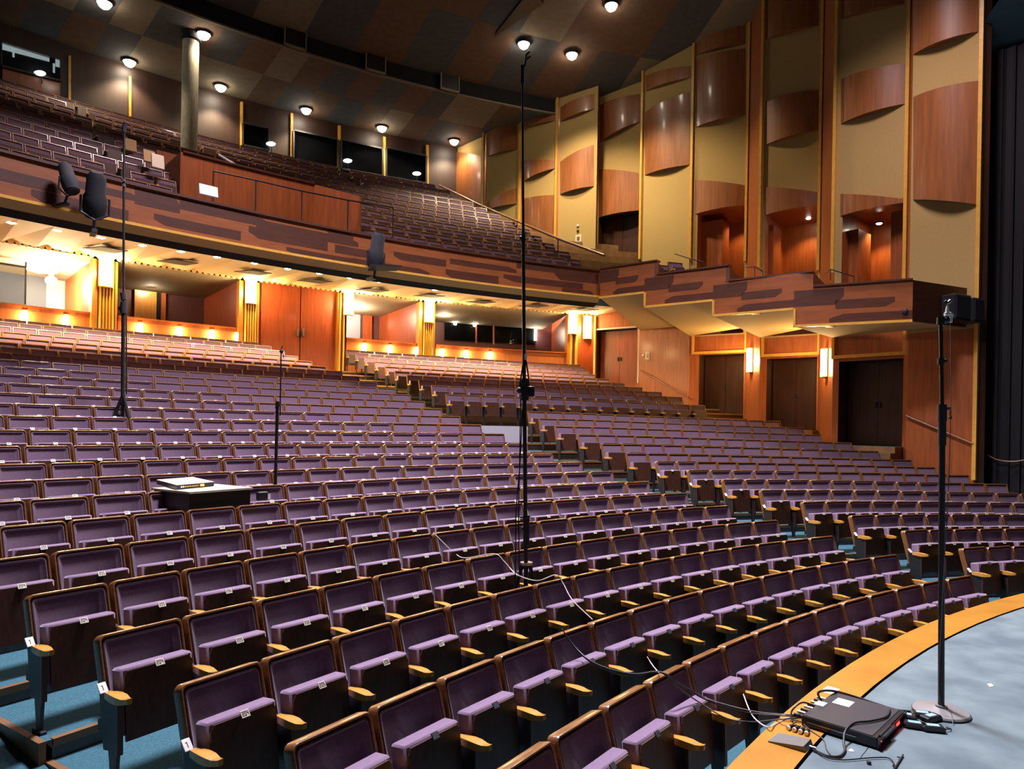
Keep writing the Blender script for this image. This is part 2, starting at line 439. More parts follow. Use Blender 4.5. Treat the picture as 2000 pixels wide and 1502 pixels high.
# convex veneer panels that swell out of the bays (pixel heights at the left and right trim)
def convex(b, xl, xr, tl, tr, br, bl, bulge=0.30, name='curved_panel', mat='curved_wood'):
    mb = MB(); n = inward(b); N = 14; bulge *= .58
    TL, TR, BR, BL = wp(b, xl, tl), wp(b, xr, tr), wp(b, xr, br), wp(b, xl, bl)
    top, bot = [], []
    for i in range(N+1):
        u = i/N; d = bulge*(1-(2*u-1)**2)+0.015
        for lst, P, Q in ((top, TL, TR), (bot, BL, BR)):
            p = tuple(P[j]+(Q[j]-P[j])*u for j in range(3)); lst.append(off(p, n, d))
    for i in range(N): mb.face([bot[i], bot[i+1], top[i+1], top[i]])
    mb.face([off(BL, n, 0.0)]+bot+[off(BR, n, 0.0)]); mb.face(([off(TL, n, 0.0)]+top+[off(TR, n, 0.0)])[::-1])
    o = mb.build(name, mat, wr, smooth=True); return o
for a in ((7, 1784, 1911, -150, -190, 62, 107, .34), (7, 1784, 1911, 190, 158, 400, 390, .30),
          (6, 1643, 1767, -140, -175, 8, 38, .3), (6, 1643, 1767, 155, 124, 203, 242, .3), (6, 1642, 1767, 379, 389, 396, 422, .25),
          (5, 1496, 1599, -120, -150, 50, 78, .3), (5, 1496, 1599, 200, 176, 254, 283, .3), (5, 1494, 1599, 366, 376, 400, 420, .25),
          (4, 1360, 1456, -40, -70, 86, 108, .3), (4, 1360, 1456, 118, 95, 224, 248, .3), (4, 1358, 1455, 352, 362, 400, 418, .25),
          (3, 1262, 1349, 148, 129, 152, 178, .3), (3, 1260, 1347, 220, 180, 322, 342, .3), (3, 1262, 1349, -20, -50, 66, 86, .25),
          (2, 1173, 1250, 138, 120, 156, 182, .32), (2, 1172, 1250, 206, 184, 238, 278, .34), (2, 1170, 1248, 331, 338, 411, 425, .28),
          (1, 1095, 1161, 210, 184, 213, 238, .3), (1, 1094, 1160, 317, 283, 364, 380, .3), (1, 1096, 1161, 80, 60, 150, 172, .2),
          (0, 1024, 1084, 314, 314, 329, 354, .3), (0, 1024, 1083, 388, 381, 520, 520, .2), (0, 1022, 1084, 150, 130, 236, 252, .2),
          (-1, 952, 1010, 396, 367, 398, 410, .25), (-1, 952, 1010, 225, 215, 292, 306, .25),
          (-2, 889, 940, 297, 304, 445, 430, .18)):
    convex(*a)

# gilt trims up the bay edges
trim_n = [0]
def vtrim(b, x, yt, yb, wd=0.085, dp=0.10, mat='gold_trim', zt=None, zb=None):
    p0, p1 = wp(b, x, yt), wp(b, x, yb); n = inward(b)
    A, B = BAY[b]; L = hypot(B[0]-A[0], B[1]-A[1]); t = ((B[0]-A[0])/L, (B[1]-A[1])/L)
    pm = wp(b, x, (yt+yb)/2)
    z0 = p1[2] if zb is None else zb; z1 = p0[2] if zt is None else zt
    q = [(pm[0]+t[0]*s*wd/2+n[0]*d, pm[1]+t[1]*s*wd/2+n[1]*d, z0) for s, d in ((-1, -.02), (1, -.02), (1, dp), (-1, dp))]
    mb = MB(); mb.prism(q, (0, 0, z1-z0)); trim_n[0] += 1
    return struct(mb, 'trim_%d' % trim_n[0], mat)
for b, x, yt, yb in ((7, 1914, -200, 938), (6, 1774, -160, 548), (6, 1633, -100, 532), (5, 1604, -100, 528), (5, 1488, -60, 520),
                     (4, 1461, -30, 510), (4, 1353, -10, 508), (3, 1255, 60, 506), (2, 1165, 120, 500), (1, 1088, 150, 470),
                     (0, 1017, 190, 445), (-1, 945, 235, 420), (-2, 882, 290, 400)):
    vtrim(b, x, yt, yb)
vtrim(2, 1163, 618, 745); vtrim(2, 1249, 606, 748, wd=0.07, mat='cable_white')
# framed over-door panels
def frame(b, xl, xr, ytl, ytr, yb_l, yb_r, wd=0.075):
    n = inward(b); mb = MB()
    a, c = wp(b, xl, yb_l), wp(b, xr, yb_r); zb = (a[2]+c[2])/2
    d, e = wp(b, xl, ytl), wp(b, xr, ytr)
    A, B = BAY[b]; L = hypot(B[0]-A[0], B[1]-A[1]); t = ((B[0]-A[0])/L, (B[1]-A[1])/L)
    def bar(P, Q, z0, z1):
        q = [off((P[0], P[1], z0), n, -.02), off((Q[0], Q[1], z0), n, -.02), off((Q[0], Q[1], z0), n, .09), off((P[0], P[1], z0), n, .09)]
        mb.prism(q, (0, 0, z1-z0))
    sh = lambda p, s: (p[0]+t[0]*s, p[1]+t[1]*s)
    bar(sh(a, -wd/2), sh(a, wd/2), zb, d[2]); bar(sh(c, -wd/2), sh(c, wd/2), zb, e[2])
    bar(sh(a, wd/2), sh(c, -wd/2), zb, zb+wd*1.25)
    trim_n[0] += 1; struct(mb, 'trim_%d' % trim_n[0], 'gold_trim')
frame(6, 1629, 1768, 656, 646, 702, 693); frame(5, 1481 if False else 1490, 1600, 634, 630, 698, 693); frame(4, 1354, 1457, 614, 608, 691, 690)
mb = MB()
for b, xl, xr, y in ((2, 1166, 1247, 641),):
    p, q = wp(b, xl, 645), wp(b, xr, 640); n = inward(b); z = (p[2]+q[2])/2
    mb.prism([off(setz(p, z), n, -.02), off(setz(q, z), n, -.02), off(setz(q, z), n, .06), off(setz(p, z), n, .06)], (0, 0, 0.06))
trim_n[0] += 1; struct(mb, 'trim_%d' % trim_n[0], 'cable_white')

# double doors set back in the openings
door_n = [0]
def double_door(b, depth, t0, t1, z0, z1, mat='door_wood', hz=1.05):
    A, B = BAY[b]; n = inward(b); door_n[0] += 1
    P, Q = lerp2(A, B, t0), lerp2(A, B, t1)
    D = lambda P_, d: (P_[0]-n[0]*(depth-d), P_[1]-n[1]*(depth-d))
    mid = lerp2(P, Q, 0.5)
    root = empty('door_%d' % door_n[0], D(mid, 0)+(z0,)); root['kind'] = 'structure'
    T = local(root)
    for a, c in ((0.02, 0.497), (0.503, 0.98)):
        mb = MB(); mb.T = T; u, v = lerp2(P, Q, a), lerp2(P, Q, c)
        mb.prism([D(u, .03)+(z0+.01,), D(v, .03)+(z0+.01,), D(v, .09)+(z0+.01,), D(u, .09)+(z0+.01,)], (0, 0, z1-z0-.05))
        leaf = mb.build('door_leaf', mat, root)
        mb = MB(); mb.T = T; h = lerp2(P, Q, 0.455 if a < .4 else 0.545); h2 = lerp2(P, Q, 0.475 if a < .4 else 0.525)
        mb.prism([D(h, .09)+(z0+hz,), D(h2, .09)+(z0+hz,), D(h2, .14)+(z0+hz,), D(h, .14)+(z0+hz,)], (0, 0, 0.16))
        mb.build('door_handle', 'dark_iron', leaf)
    return root
for b, (xl, xr, yt, yb) in DOORS.items():
    ztop = (zpx(b, xl, yt)+zpx(b, xr, yt))/2
    double_door(b, 0.68, max(0.02, tpar(b, xl, 750)), min(0.985, tpar(b, xr, 750)), LAND[b], ztop)
double_door(2, 0.43, 0.03, 0.96, EYE+1.75, zd2, 'red_wood'); double_door(2, 0.48, 0.03, 0.97, EYE+5.6, zb2)

# landings and steps in front of the side doors
lm = MB()
for b in (6, 5, 4):
    A, B = BAY[b]; n = inward(b); z = LAND[b]
    a, c = (A[0]+n[0]*0.55, A[1]+n[1]*0.55), (B[0]+n[0]*0.55, B[1]+n[1]*0.55)
    poly = [A+(z,), B+(z,), c+(z,), a+(z,)]
    lm.face(poly, 0)
    vquad(lm, a, c, -0.6, z, 1); vquad(lm, c, B, -0.6, z, 1); vquad(lm, A, a, -0.6, z, 1)
    for i in range(1, 4):
        e0, e1 = 0.55+0.3*(i-1), 0.55+0.3*i; zz = z-0.16*i
        q = [(P[0]+n[0]*e, P[1]+n[1]*e, zz) for P, e in ((A, e0), (B, e0), (B, e1), (A, e1))]
        lm.face(q, 0); vquad(lm, q[3][:2], q[2][:2], -0.8, zz, 1); vquad(lm, q[2][:2], q[1][:2], -0.8, zz, 1)
struct(lm, 'floor_landing', ['carpet', 'riser_wood'])

# proscenium side: timber reveal, dark drape and the teal soffit over the stage
pr = MB(); T7 = BAY[7][1]
vquad(pr, T7, (T7[0]+0.17, T7[1]-0.05), -0.5, ZTOP, 0)
vquad(pr, (T7[0]+0.17, T7[1]-0.05), (T7[0]+0.32, T7[1]+0.9), -0.5, ZTOP, 0)
struct(pr, 'wall_proscenium', ['door_wood'])
dr = MB(); N = 60
for i in range(N):
    f = lambda j: (T7[0]+0.10+j*0.05, T7[1]+0.55-j*0.045+0.05*sin(j*1.9))
    vquad(dr, f(i), f(i+1), -0.5, on_plane(1960, 96, f(0), f(N))[2], 0)
dro = dr.build('stage_drape', 'drape'); tag(dro, 'dark blue black stage drape hanging beside the gilt proscenium edge', 'curtain')
ts = MB(); zt = on_plane(1960, 96, (T7[0]+.1, T7[1]+.55), (T7[0]+3.1, T7[1]-2.2))[2]
ts.face([(T7[0]-0.0, T7[1]+1.2, zt+0.05), (T7[0]+5, T7[1]-3.5, zt+0.05), (T7[0]+5, T7[1]-9, zt+2.0), (T7[0]-0.0, T7[1]-3.4, zt+2.0)], 0)
vquad(ts, (T7[0]+0.32, T7[1]+0.9), (T7[0]+5, T7[1]-3.4), zt, ZTOP+2, 0)
struct(ts, 'ceiling_stage', ['teal_ceiling'])

# ------------------------------------------------------------------ under-balcony soffit, rear bays, pilasters
RF = 28.5; RB = 37.2
S0, S1 = (29.3, EYE+4.20), (37.25, EYE+4.90)
AL, AR = 147.0, 104.8
so = MB(); NB = 34; RG = 32.25
zs_ = lambda R: S0[1]+(S1[1]-S0[1])*(R-S0[0])/(S1[0]-S0[0])
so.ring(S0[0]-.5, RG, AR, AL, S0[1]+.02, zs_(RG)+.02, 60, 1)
for i in range(NB):                                # folded plates fanning back from each lamp
    a0 = AL+(AR-AL)*i/NB; a1 = AL+(AR-AL)*(i+1)/NB; am = a0*0.35+a1*0.65
    f0, f1 = P2(RG, a0, zs_(RG)), P2(RG, a1, zs_(RG))
    b0, bm, b1 = P2(S1[0], a0, S1[1]+.10), P2(S1[0]-1.1, am, zs_(S1[0]-1.1)-.10), P2(S1[0], a1, S1[1]+.10)
    so.face([f0, f1, bm]); so.face([f0, bm, b0]); so.face([f1, b1, bm]); so.face([b0, bm, b1])
struct(so, 'ceiling_soffit', ['soffit_cream', 'black_void'])
sc = MB()
for i in range(150):                                # scalloped edge where the soffit ends
    a0 = AL+(AR-AL)*i/150; a1 = AL+(AR-AL)*(i+1)/150
    pts = [P2(36.75, a0+(a1-a0)*j/6, EYE+4.88-0.10*sin(pi*j/6)) for j in range(7)]
    sc.face([P2(36.75, a0, EYE+4.99)]+pts+[P2(36.75, a1, EYE+4.99)])
struct(sc, 'trim_soffit', ['soffit_cream'])
rb = MB()                                            # 0 cream, 1 red wood, 2 purple wall, 3 plaster
ZP = EYE+3.20                                        # parapet ledge
def aR(x, y, R): return phi_of(on_R(x, y, R))
BAYS = [(-160, 178), (230, 466), (677, 819), (851, 1109)]
PIL = [(179, 229, 505), (467, 506, 545), (660, 674, 580), (819, 850, 592), (1110, 1130, 605)]
ROOM_R = 40.6
for i, (x0, x1) in enumerate(BAYS):
    a0, a1 = aR(x0, 630, RB), aR(x1, 630, RB)
    par = MB(); par.cbox(RB-0.02, RB+0.16, a0, a1, zf(26)-0.3, ZP-0.16, 12, 0)
    par.cbox(RB-0.10, RB+0.26, a0, a1, ZP-0.05, ZP, 12, 1); par.cbox(RB-0.06, RB+0.2, a0, a1, ZP-0.16, ZP-0.05, 12, 1)
    struct(par, 'wall_parapet', ['parapet_wood_lit', 'panel_wood'])
    c0, c1 = a0+0.0, a1+0.0
    # room behind: ceiling, floor, side walls, back wall in two bands
    rb.ring(RB-0.2, ROOM_R, c0, c1, EYE+4.86, EYE+4.62, 10, 3)
    zl = on_R({0: 60, 1: 330, 2: 720, 3: 950}[i], {0: 540, 1: 568, 2: 608, 3: 621}[i], ROOM_R)[2]
    bx0 = {0: -200, 1: 170, 2: 640, 3: 800}[i]; bx1 = {0: 126, 1: 398, 2: 741, 3: 1078}[i]
    d0, d1 = aR(bx0, 600, ROOM_R), aR(bx1, 620, ROOM_R)
    rb.cyl(ROOM_R, d0, d1, zf(26), zl, 10, 2 if i else 0); rb.cyl(ROOM_R, d0, d1, zl, EYE+4.9, 10, 0)
    for (ra, aa, bb) in ((0, c0, d0), (1, c1, d1)):
        p, q = P2(RB+.1, aa), P2(ROOM_R, bb)
        vquad(rb, p, q, zf(26), zl+.15, 1); vquad(rb, p, q, zl+.15, EYE+4.9, 0)
    rb.ring(RB+.1, ROOM_R, c0, c1, ZP-0.9, ZP-0.9, 6, 2)
# pale riser closing the cross aisle below the rear side block
rl_ = MB(); rl_.cbox(26.76, 26.86, 117.9, 122.6, EYE-.6, EYE+.0, 8); struct(rl_, 'wall_landing', ['landing_grey'])
# double doors at the head of the aisle, and flush timber walls
for x0, x1 in ((506, 662), (1130, 1166)):
    a0, a1 = aR(x0, 640, RB), aR(x1, 640, RB); rb.cyl(RB+.05, a0, a1, zf(26)-.5, EYE+5.0, 8, 1)
struct(rb, 'wall_back', ['wall_cream', 'red_wood', 'purple_wall', 'plaster_dark'])
door_n[0] += 1
droot = empty('door_%d' % door_n[0], P2(RB, aR(586, 640, RB), zf(26))); droot['kind'] = 'structure'
for x0, x1, hx in ((509, 585, 581), (587, 657, 592)):
    mb = MB(); mb.T = local(droot); mb.cbox(RB-0.03, RB+0.03, aR(x0, 640, RB), aR(x1, 640, RB), zf(26), EYE+4.86, 4)
    leaf = mb.build('door_leaf', 'red_wood', droot)
    mb = MB(); mb.T = local(droot); p = on_R(hx, 650, RB-0.03); a = phi_of(p)
    mb.cbox(RB-0.09, RB-0.03, a-.05, a+.05, p[2]-.12, p[2]+.14, 2); mb.build('door_handle', 'steel', leaf)
pn = 0
NAMES = ['pilaster beside the bright glazed bay nearest the photo edge', 'pilaster where the dark red recess meets the tall double doors',
         'pilaster on the far side of the tall double doors', 'pilaster between the grey door recess and the long dark window', 'last pilaster before the corner doors']
SCN = ['over the bright glazed bay', 'next to the tall double doors', 'beside the grey rounded door', 'before the long dark window', 'in the far corner by the back doors']
SCON = [(207, 530, .35, .92), (490, 568, .34, .86), (681, 590, .34, .95), (838, 608, .34, .86), (1118, 630, .34, .95)]
for i, (x0, x1, yt) in enumerate(PIL):
    a0, a1 = aR(x0, 600, 36.95), aR(x1, 600, 36.95); am = (a0+a1)/2
    z0 = zf(26)-0.1; root = thing('pilaster', 'gilded fluted '+NAMES[i], 'pilaster', P2(36.95, am, z0), 0, 'pilasters along the rear wall')
    T = local(root); mb = MB(); mb.T = T
    mb.cbox(36.95, 37.3, a0, a1, z0, EYE+4.80, 2); mb.build('pilaster_shaft', 'pilaster_wood', root)
    nf = 5 if x1-x0 > 20 else 2
    mb = MB(); mb.T = T; mb.cbox(36.935, 36.95, a0+(a1-a0)*.22, a0+(a1-a0)*.90, z0+.02, EYE+4.78, 2); mb.build('flute_backing', 'inlay_wood', root)
    for j in range(nf):
        aj = a0+(a1-a0)*(0.25+0.62*(j+.5)/nf if nf == 5 else 0.3+0.5*j); mb = MB(); mb.T = T
        wdt = abs(a1-a0)*0.62/nf*0.38
        pts = []
        for s in range(7):
            t = -1+2*s/6; pts.append(P2(36.935-0.07*sqrt(max(0, 1-t*t)), aj+t*wdt, z0+.02))
        mb.prism(pts, (0, 0, EYE+4.79-z0)); mb.build('flute', 'pilaster_flute', root, smooth=True)
def sconce(p, n, wd, ht, label, dp=0.14, strength_light=260):
    root = thing('wall_sconce', label, 'wall lamp', (p[0], p[1], p[2]-ht/2), atan2(n[1], n[0])+pi/2, 'glowing wall sconces')
    # local frame: -Y points to the hall
    mb = MB(); mb.box(-wd/2-.03, wd/2+.03, -0.03, 0, -.03, ht+.03, 0, .006); mb.build('back_plate', 'gold_trim', root)
    mb = MB(); N = 8
    prof = [(-wd/2+wd*i/N, -0.03-dp*sqrt(max(0, 1-(2*i/N-1)**2))*0.999) for i in range(N+1)]
    mb.prism([(x, y, 0) for x, y in prof], (0, 0, ht)); mb.build('lamp_shade', 'lamp_sconce', root, smooth=True)
    for z in (-.025, ht):
        mb = MB(); mb.prism([(x*1.06, y*1.04, z) for x, y in prof], (0, 0, .025)); mb.build('shade_cap', 'gold_trim', root)
    add_light('sconce_light', 'POINT', (p[0]+n[0]*(dp+.25), p[1]+n[1]*(dp+.25), p[2]), strength_light, (1.0, 0.66, 0.30), shadow_soft_size=.15)
for i, (x, y, wd, ht) in enumerate(SCON):
    p = on_R(x, y, 36.86); a = radians(phi_of(p)); sconce(p, (-cos(a), -sin(a)), wd, ht, 'tall glowing sconce on the gilded pilaster '+SCN[i])
p = on_R(1147, 640, 37.15); a = radians(phi_of(p)); sconce(p, (-cos(a), -sin(a)), .34, .95, 'tall glowing sconce on the timber strip beside the corner doors')
for P, Q, x, y, lab in ((BAY[4][1], BAY[5][0], 1468, 704, 'between the first and second side doors'), (BAY[5][1], BAY[6][0], 1615, 709, 'between the second and third side doors')):
    p = on_plane(x, y, P, Q); n = (Q[1]-P[1], -(Q[0]-P[0])); L = hypot(*n); n = (n[0]/L, n[1]/L)
    if n[0]*(-P[0])+n[1]*(-P[1]) < 0: n = (-n[0], -n[1])
    sconce(p, n, .36, .80, 'tall glowing sconce on the pier '+lab, strength_light=120)
# ------------------------------------------------------------------ things in the rear recesses
def croom(name, mat, x0, x1, yt, yb, R=ROOM_R-0.04, parent=None, n=4, dR=0.05):
    a0, a1 = aR(x0, (yt+yb)/2, R), aR(x1, (yt+yb)/2, R); xm = (x0+x1)/2
    zt_, zb_ = on_R(xm, yt, R)[2], on_R(xm, yb, R)[2]
    mb = MB(); mb.cbox(R-dR, R, a0, a1, zb_, zt_, n); return mb.build(name, mat, parent)
o = croom('wall_recess', 'blue_grey', -120, 90, 515, 640, R=ROOM_R-.06); o['kind'] = 'structure'
g = thing('glass_screen', 'large dark-framed glass screen in the bright bay at the photo edge', 'glass screen')
for q in ((-60, 51, 512, 516), (-60, 51, 590, 595), (48, 51, 512, 595)): croom('screen_frame', 'black_metal', *q, R=38.6, parent=g)
croom('pane', 'pane_glass', -60, 49, 515, 592, R=38.65, parent=g, dR=.02)
door_n[0] += 1; o = croom('door_%d' % door_n[0], 'pilaster_wood', 262, 305, 558, 640, R=ROOM_R-.1); o['kind'] = 'structure'
o = croom('trim_recess', 'black_void', 305, 314, 560, 640, R=ROOM_R-.06); o['kind'] = 'structure'
o = croom('trim_recess', 'panel_wood', 314, 323, 560, 640, R=ROOM_R-.1); o['kind'] = 'structure'
door_n[0] += 1; o = croom('door_%d' % door_n[0], 'grey_door', 676, 703, 603, 680, R=ROOM_R-.1); o['kind'] = 'structure'
o = croom('trim_recess', 'red_wood', 708, 726, 608, 680, R=ROOM_R-.1); o['kind'] = 'structure'
# long dark control-room window
wd = empty('window_1', on_R(950, 650, ROOM_R)); wd['kind'] = 'structure'
def wroom(name, mat, x0, x1, yt0, yt1, yb0, yb1, R, dR=.05):
    mb = MB(); mb.T = local(wd); N = 8; q = []
    for i in range(N+1):
        x = x0+(x1-x0)*i/N; t = i/N
        a = on_R(x, yt0+(yt1-yt0)*t, R); b = on_R(x, yb0+(yb1-yb0)*t, R); q.append((a, b))
    for (a, b), (c, d) in zip(q[:-1], q[1:]): mb.face([b, d, c, a])
    return mb.build(name, mat, wd)
wroom('window_back', 'black_void', 868, 1046, 624, 634, 662, 672, ROOM_R-.03)
wroom('pane', 'dark_glass', 868, 1046, 622, 632, 664, 674, ROOM_R-.12)
for x in (930, 964): wroom('mullion', 'red_wood', x-1.6, x+1.6, 622+(x-868)*.056, 622+(x-868)*.056, 667+(x-868)*.056, 667+(x-868)*.056, ROOM_R-.16)
for x, y, i in ((889, 632, 0), (927, 635, 1)):
    p = on_R(x, y, ROOM_R-.3); r = thing('window_spotlight', ['small lit spot showing in the dark control window, far from its mullion', 'small lit spot beside the mullion of the dark control window'][i], 'spotlight', p)
    mb = MB(); mb.T = local(r); mb.ball(p, .075, 10); mb.build('bulb', 'lamp_white', r)
    mb = MB(); mb.T = local(r); mb.tube([(p[0], p[1], p[2]+.06), (p[0], p[1]+.12, p[2]+.10)], .03); mb.build('holder', 'black_metal', r)
p = on_R(1046, 648, ROOM_R-.25); r = thing('tube_lamp', 'upright glowing tube lamp at the end of the dark control window', 'lamp', p)
mb = MB(); mb.T = local(r); mb.tube([(p[0], p[1], p[2]-.42), (p[0], p[1], p[2]+.42)], .06, 10); mb.build('tube', 'lamp_white', r)
mb = MB(); mb.T = local(r)
for s in (-.46, .42): mb.tube([(p[0], p[1], p[2]+s), (p[0], p[1], p[2]+s+.04)], .07, 10)
mb.build('end_cap', 'black_metal', r)
p = on_R(941, 666, ROOM_R-.1)
# lamps that light the recesses
for x, y, W_, R, lab, nm in ((100, 548, 900, 39.0, 'dazzling wall lamp in the glazed bay at the photo edge', 'recess_lamp'),
                      (296, 545, 500, 40.2, 'bright ceiling lamp in the dark red recess', 'recess_lamp'),
                      (694, 598, 420, 39.6, 'bright lamp above the grey rounded door', 'recess_lamp'),
                      (868, 606, 380, 39.6, 'bright lamp at the near end of the dark window recess', 'recess_lamp'),
                      (1018, 612, 420, 40.2, 'bright lamp above the far half of the dark window', 'recess_lamp')):
    p = on_R(x, y, R); r = thing(nm, lab, 'lamp', p, 0, 'lamps in the rear recesses')
    mb = MB(); mb.T = local(r); mb.ball(p, .17, 12, sq=(1, 1, .8)); mb.build('globe', 'lamp_white', r, smooth=True)
    mb = MB(); mb.T = local(r); mb.lathe([(.06, .1), (.09, .2), (.09, .24)], 12, c=p); mb.build('lamp_base', 'steel', r)
    add_light('recess_light', 'POINT', (p[0]*.985, p[1]*.985, p[2]-.25), W_, (1, .80, .52), shadow_soft_size=.2)
p = on_R(82, 495, 39.5); r = thing('ceiling_panel_light', 'square ceiling light glowing in the glazed bay', 'ceiling light', p)
mb = MB(); mb.T = local(r); mb.box(p[0]-.3, p[0]+.3, p[1]-.3, p[1]+.3, EYE+4.64, EYE+4.70); mb.build('diffuser', 'lamp_sconce', r)
# step lights under the ledge, their wash on the panel built as glowing capsules
SL = [(47, 615), (128, 620), (273, 637), (350, 643), (413, 648), (464, 655), (711, 674), (761, 679), (814, 686), (863, 685), (910, 689), (957, 692)]
SLN = ['second from the gilded pilaster in the glazed bay', 'nearest the gilded pilaster in the glazed bay', 'nearest the glazed bay below the dark red recess',
       'second below the dark red recess', 'third below the dark red recess', 'at the pilaster end below the dark red recess',
       'nearest the grey door', 'middle of three below the grey door recess', 'beside the third pilaster', 'first under the long dark window', 'second under the long dark window', 'third under the long dark window']
proto = None
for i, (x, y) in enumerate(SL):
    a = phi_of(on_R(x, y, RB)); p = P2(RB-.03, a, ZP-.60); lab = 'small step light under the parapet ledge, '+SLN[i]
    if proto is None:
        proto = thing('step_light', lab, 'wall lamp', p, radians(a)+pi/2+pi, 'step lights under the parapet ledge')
        mb = MB(); mb.lathe([(.05, 0), (.085, .04), (.085, .42), (.055, .47)], 12, c=(0, -.02, -.04)); s_ = mb.build('wash_glow', 'lamp_and_wash', proto, smooth=True)
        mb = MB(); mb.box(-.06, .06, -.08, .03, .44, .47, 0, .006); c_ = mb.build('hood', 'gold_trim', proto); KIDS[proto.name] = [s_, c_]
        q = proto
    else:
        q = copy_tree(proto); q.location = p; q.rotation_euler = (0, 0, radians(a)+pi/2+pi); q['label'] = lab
    pp = P2(RB-.22, a, ZP-.30); add_light('step_glow', 'POINT', pp, 22, (1, .68, .34), shadow_soft_size=.06)
# downlights in the soffit
DL = [(22, 436), (112, 451), (197, 465), (278, 480), (353, 492), (424, 503), (497, 515), (562, 526), (624, 535), (683, 543), (741, 551), (850, 567), (903, 572), (953, 577), (1004, 582), (1052, 587), (1100, 592)]
dp = None
for i, (x, y) in enumerate(DL):
    p = on_cone(x, y, S0[0], S0[1]-.03, S1[0], S1[1]-.03); p = (p[0], p[1], p[2]+.02)
    lab = 'round soffit downlight, %s along the balcony front from the photo edge' % ORD[i]
    if dp is None:
        dp = thing('downlight', lab, 'ceiling light', p, 0, 'downlights under the balcony')
        mb = MB(); mb.lathe([(.12, .22), (.12, -.01), (.105, -.015), (.09, .0)], 18); a_ = mb.build('rim', 'gold_trim', dp, smooth=True)
        mb = MB(); mb.lathe([(.0, -.03), (.05, -.028), (.092, -.005), (.092, .02)], 18); b_ = mb.build('bulb', 'lamp_white', dp, smooth=True); KIDS[dp.name] = [a_, b_]
    else:
        q = copy_tree(dp); q.location = p; q['label'] = lab
    add_light('downlight_beam', 'SPOT', (p[0], p[1], p[2]-.08), 800 if i != 5 else 200, (1, .72, .42), spot_size=radians(150), spot_blend=.6, shadow_soft_size=.09)
# dark hatch openings in the soffit
VT = [(205, 486), (346, 511), (493, 531), (614, 548), (726, 566), (838, 577), (938, 589), (1042, 597), (1140, 604)]
for i, (x, y) in enumerate(VT):
    p = on_cone(x, y, S0[0], S0[1]-.09, S1[0], S1[1]-.09); a, R = phi_of(p), rad_of(p)
    zz = lambda r: S0[1]-.09+(S1[1]-S0[1])*(r-S0[0])/(S1[0]-S0[0])
    mb = MB(); da = .75
    mb.prism([P2(R-.45, a-da, zz(R-.45)), P2(R+.5, a-da*.8, zz(R+.5)), P2(R+.5, a+da*.9, zz(R+.5)), P2(R-.45, a+da*.4, zz(R-.45))], (0, 0, -.02))
    o = mb.build('soffit_hatch', 'dark_hatch'); tag(o, 'dark square hatch in the soffit, %s along the balcony from the photo edge' % ORD[i], 'hatch', 'hatches in the soffit')

# ------------------------------------------------------------------ balcony: front, terraces, rear wall
ZF0, ZF1 = EYE+3.90, EYE+4.66
AFL, AFR = 147.0, phi_of(on_R(1172, 512, RF))
bf = MB()
bf.cbox(RF, RF+.12, AFR, AFL, ZF0, ZF1, 60, 0); bf.cbox(RF-.06, RF+.2, AFR, AFL, ZF1, ZF1+.05, 60, 1)
bf.cbox(RF-.05, RF+.02, AFR, AFL, ZF0-.03, ZF0+.025, 60, 2)
bf.ring(RF+.01, RF+.10, AFR, AFL, ZF0-.03, ZF0-.17, 60, 3); bf.ring(RF+.10, RF+.35, AFR, AFL, ZF0-.17, ZF0-.26, 60, 4)
bf.ring(RF+.35, RF+.9, AFR, AFL, ZF0+.30, ZF0+.30, 60, 4); bf.cyl(RF+.36, AFR, AFL, ZF0-.26, ZF0+.30, 60, 4)
# dark veneer bands let into the front: (px x0, x1, lower frac, upper frac, end chamfer)
BANDS = [(-60, 118, .36, .64, 1), (60, 250, .06, .33, -1), (150, 268, .62, .80, 1), (262, 350, .55, .97, 1), (350, 520, .68, 1.0, 1), (300, 470, .14, .40, -1),
         (486, 640, .30, .62, -1), (500, 700, .60, .86, 1), (655, 745, .30, .55, 1), (560, 700, .02, .2, -1), (640, 690, .82, .98, 1), (770, 872, .42, .66, -1), (690, 840, .02, .22, 1),
         (872, 975, .05, .34, -1), (880, 1010, .55, .74, 1), (1010, 1092, .74, .98, 1), (985, 1140, .22, .45, -1), (1085, 1172, .5, .93, -1), (1100, 1160, .03, .2, 1)]
for x0, x1, f0, f1, ch in BANDS:
    a0, a1 = aR(x0, 440, RF), max(aR(x1, 480, RF), AFR+.1); N = 8; c = (a0-a1)*.10
    za, zb_ = ZF0+(ZF1-ZF0)*f0, ZF0+(ZF1-ZF0)*min(f1, .985); h = zb_-za
    A = [a0-(a0-a1)*i/N for i in range(N+1)]
    for i in range(N):
        def e(a):
            t0 = min(1, (a0-a)/c) if ch < 0 else 1; t1 = min(1, (a-a1)/c) if ch > 0 else 1
            k = .55+.45*min(t0, t1); return (za, za+h*k) if ch > 0 else (zb_-h*k, zb_)
        p, q = e(A[i]), e(A[i+1])
        bf.face([P2(RF-.004, A[i], p[0]), P2(RF-.004, A[i+1], q[0]), P2(RF-.004, A[i+1], q[1]), P2(RF-.004, A[i], p[1])], 1)
struct(bf, 'wall_balcony_front', ['fascia_wood', 'inlay_wood', 'gold_trim', 'soffit_cream', 'black_void'])

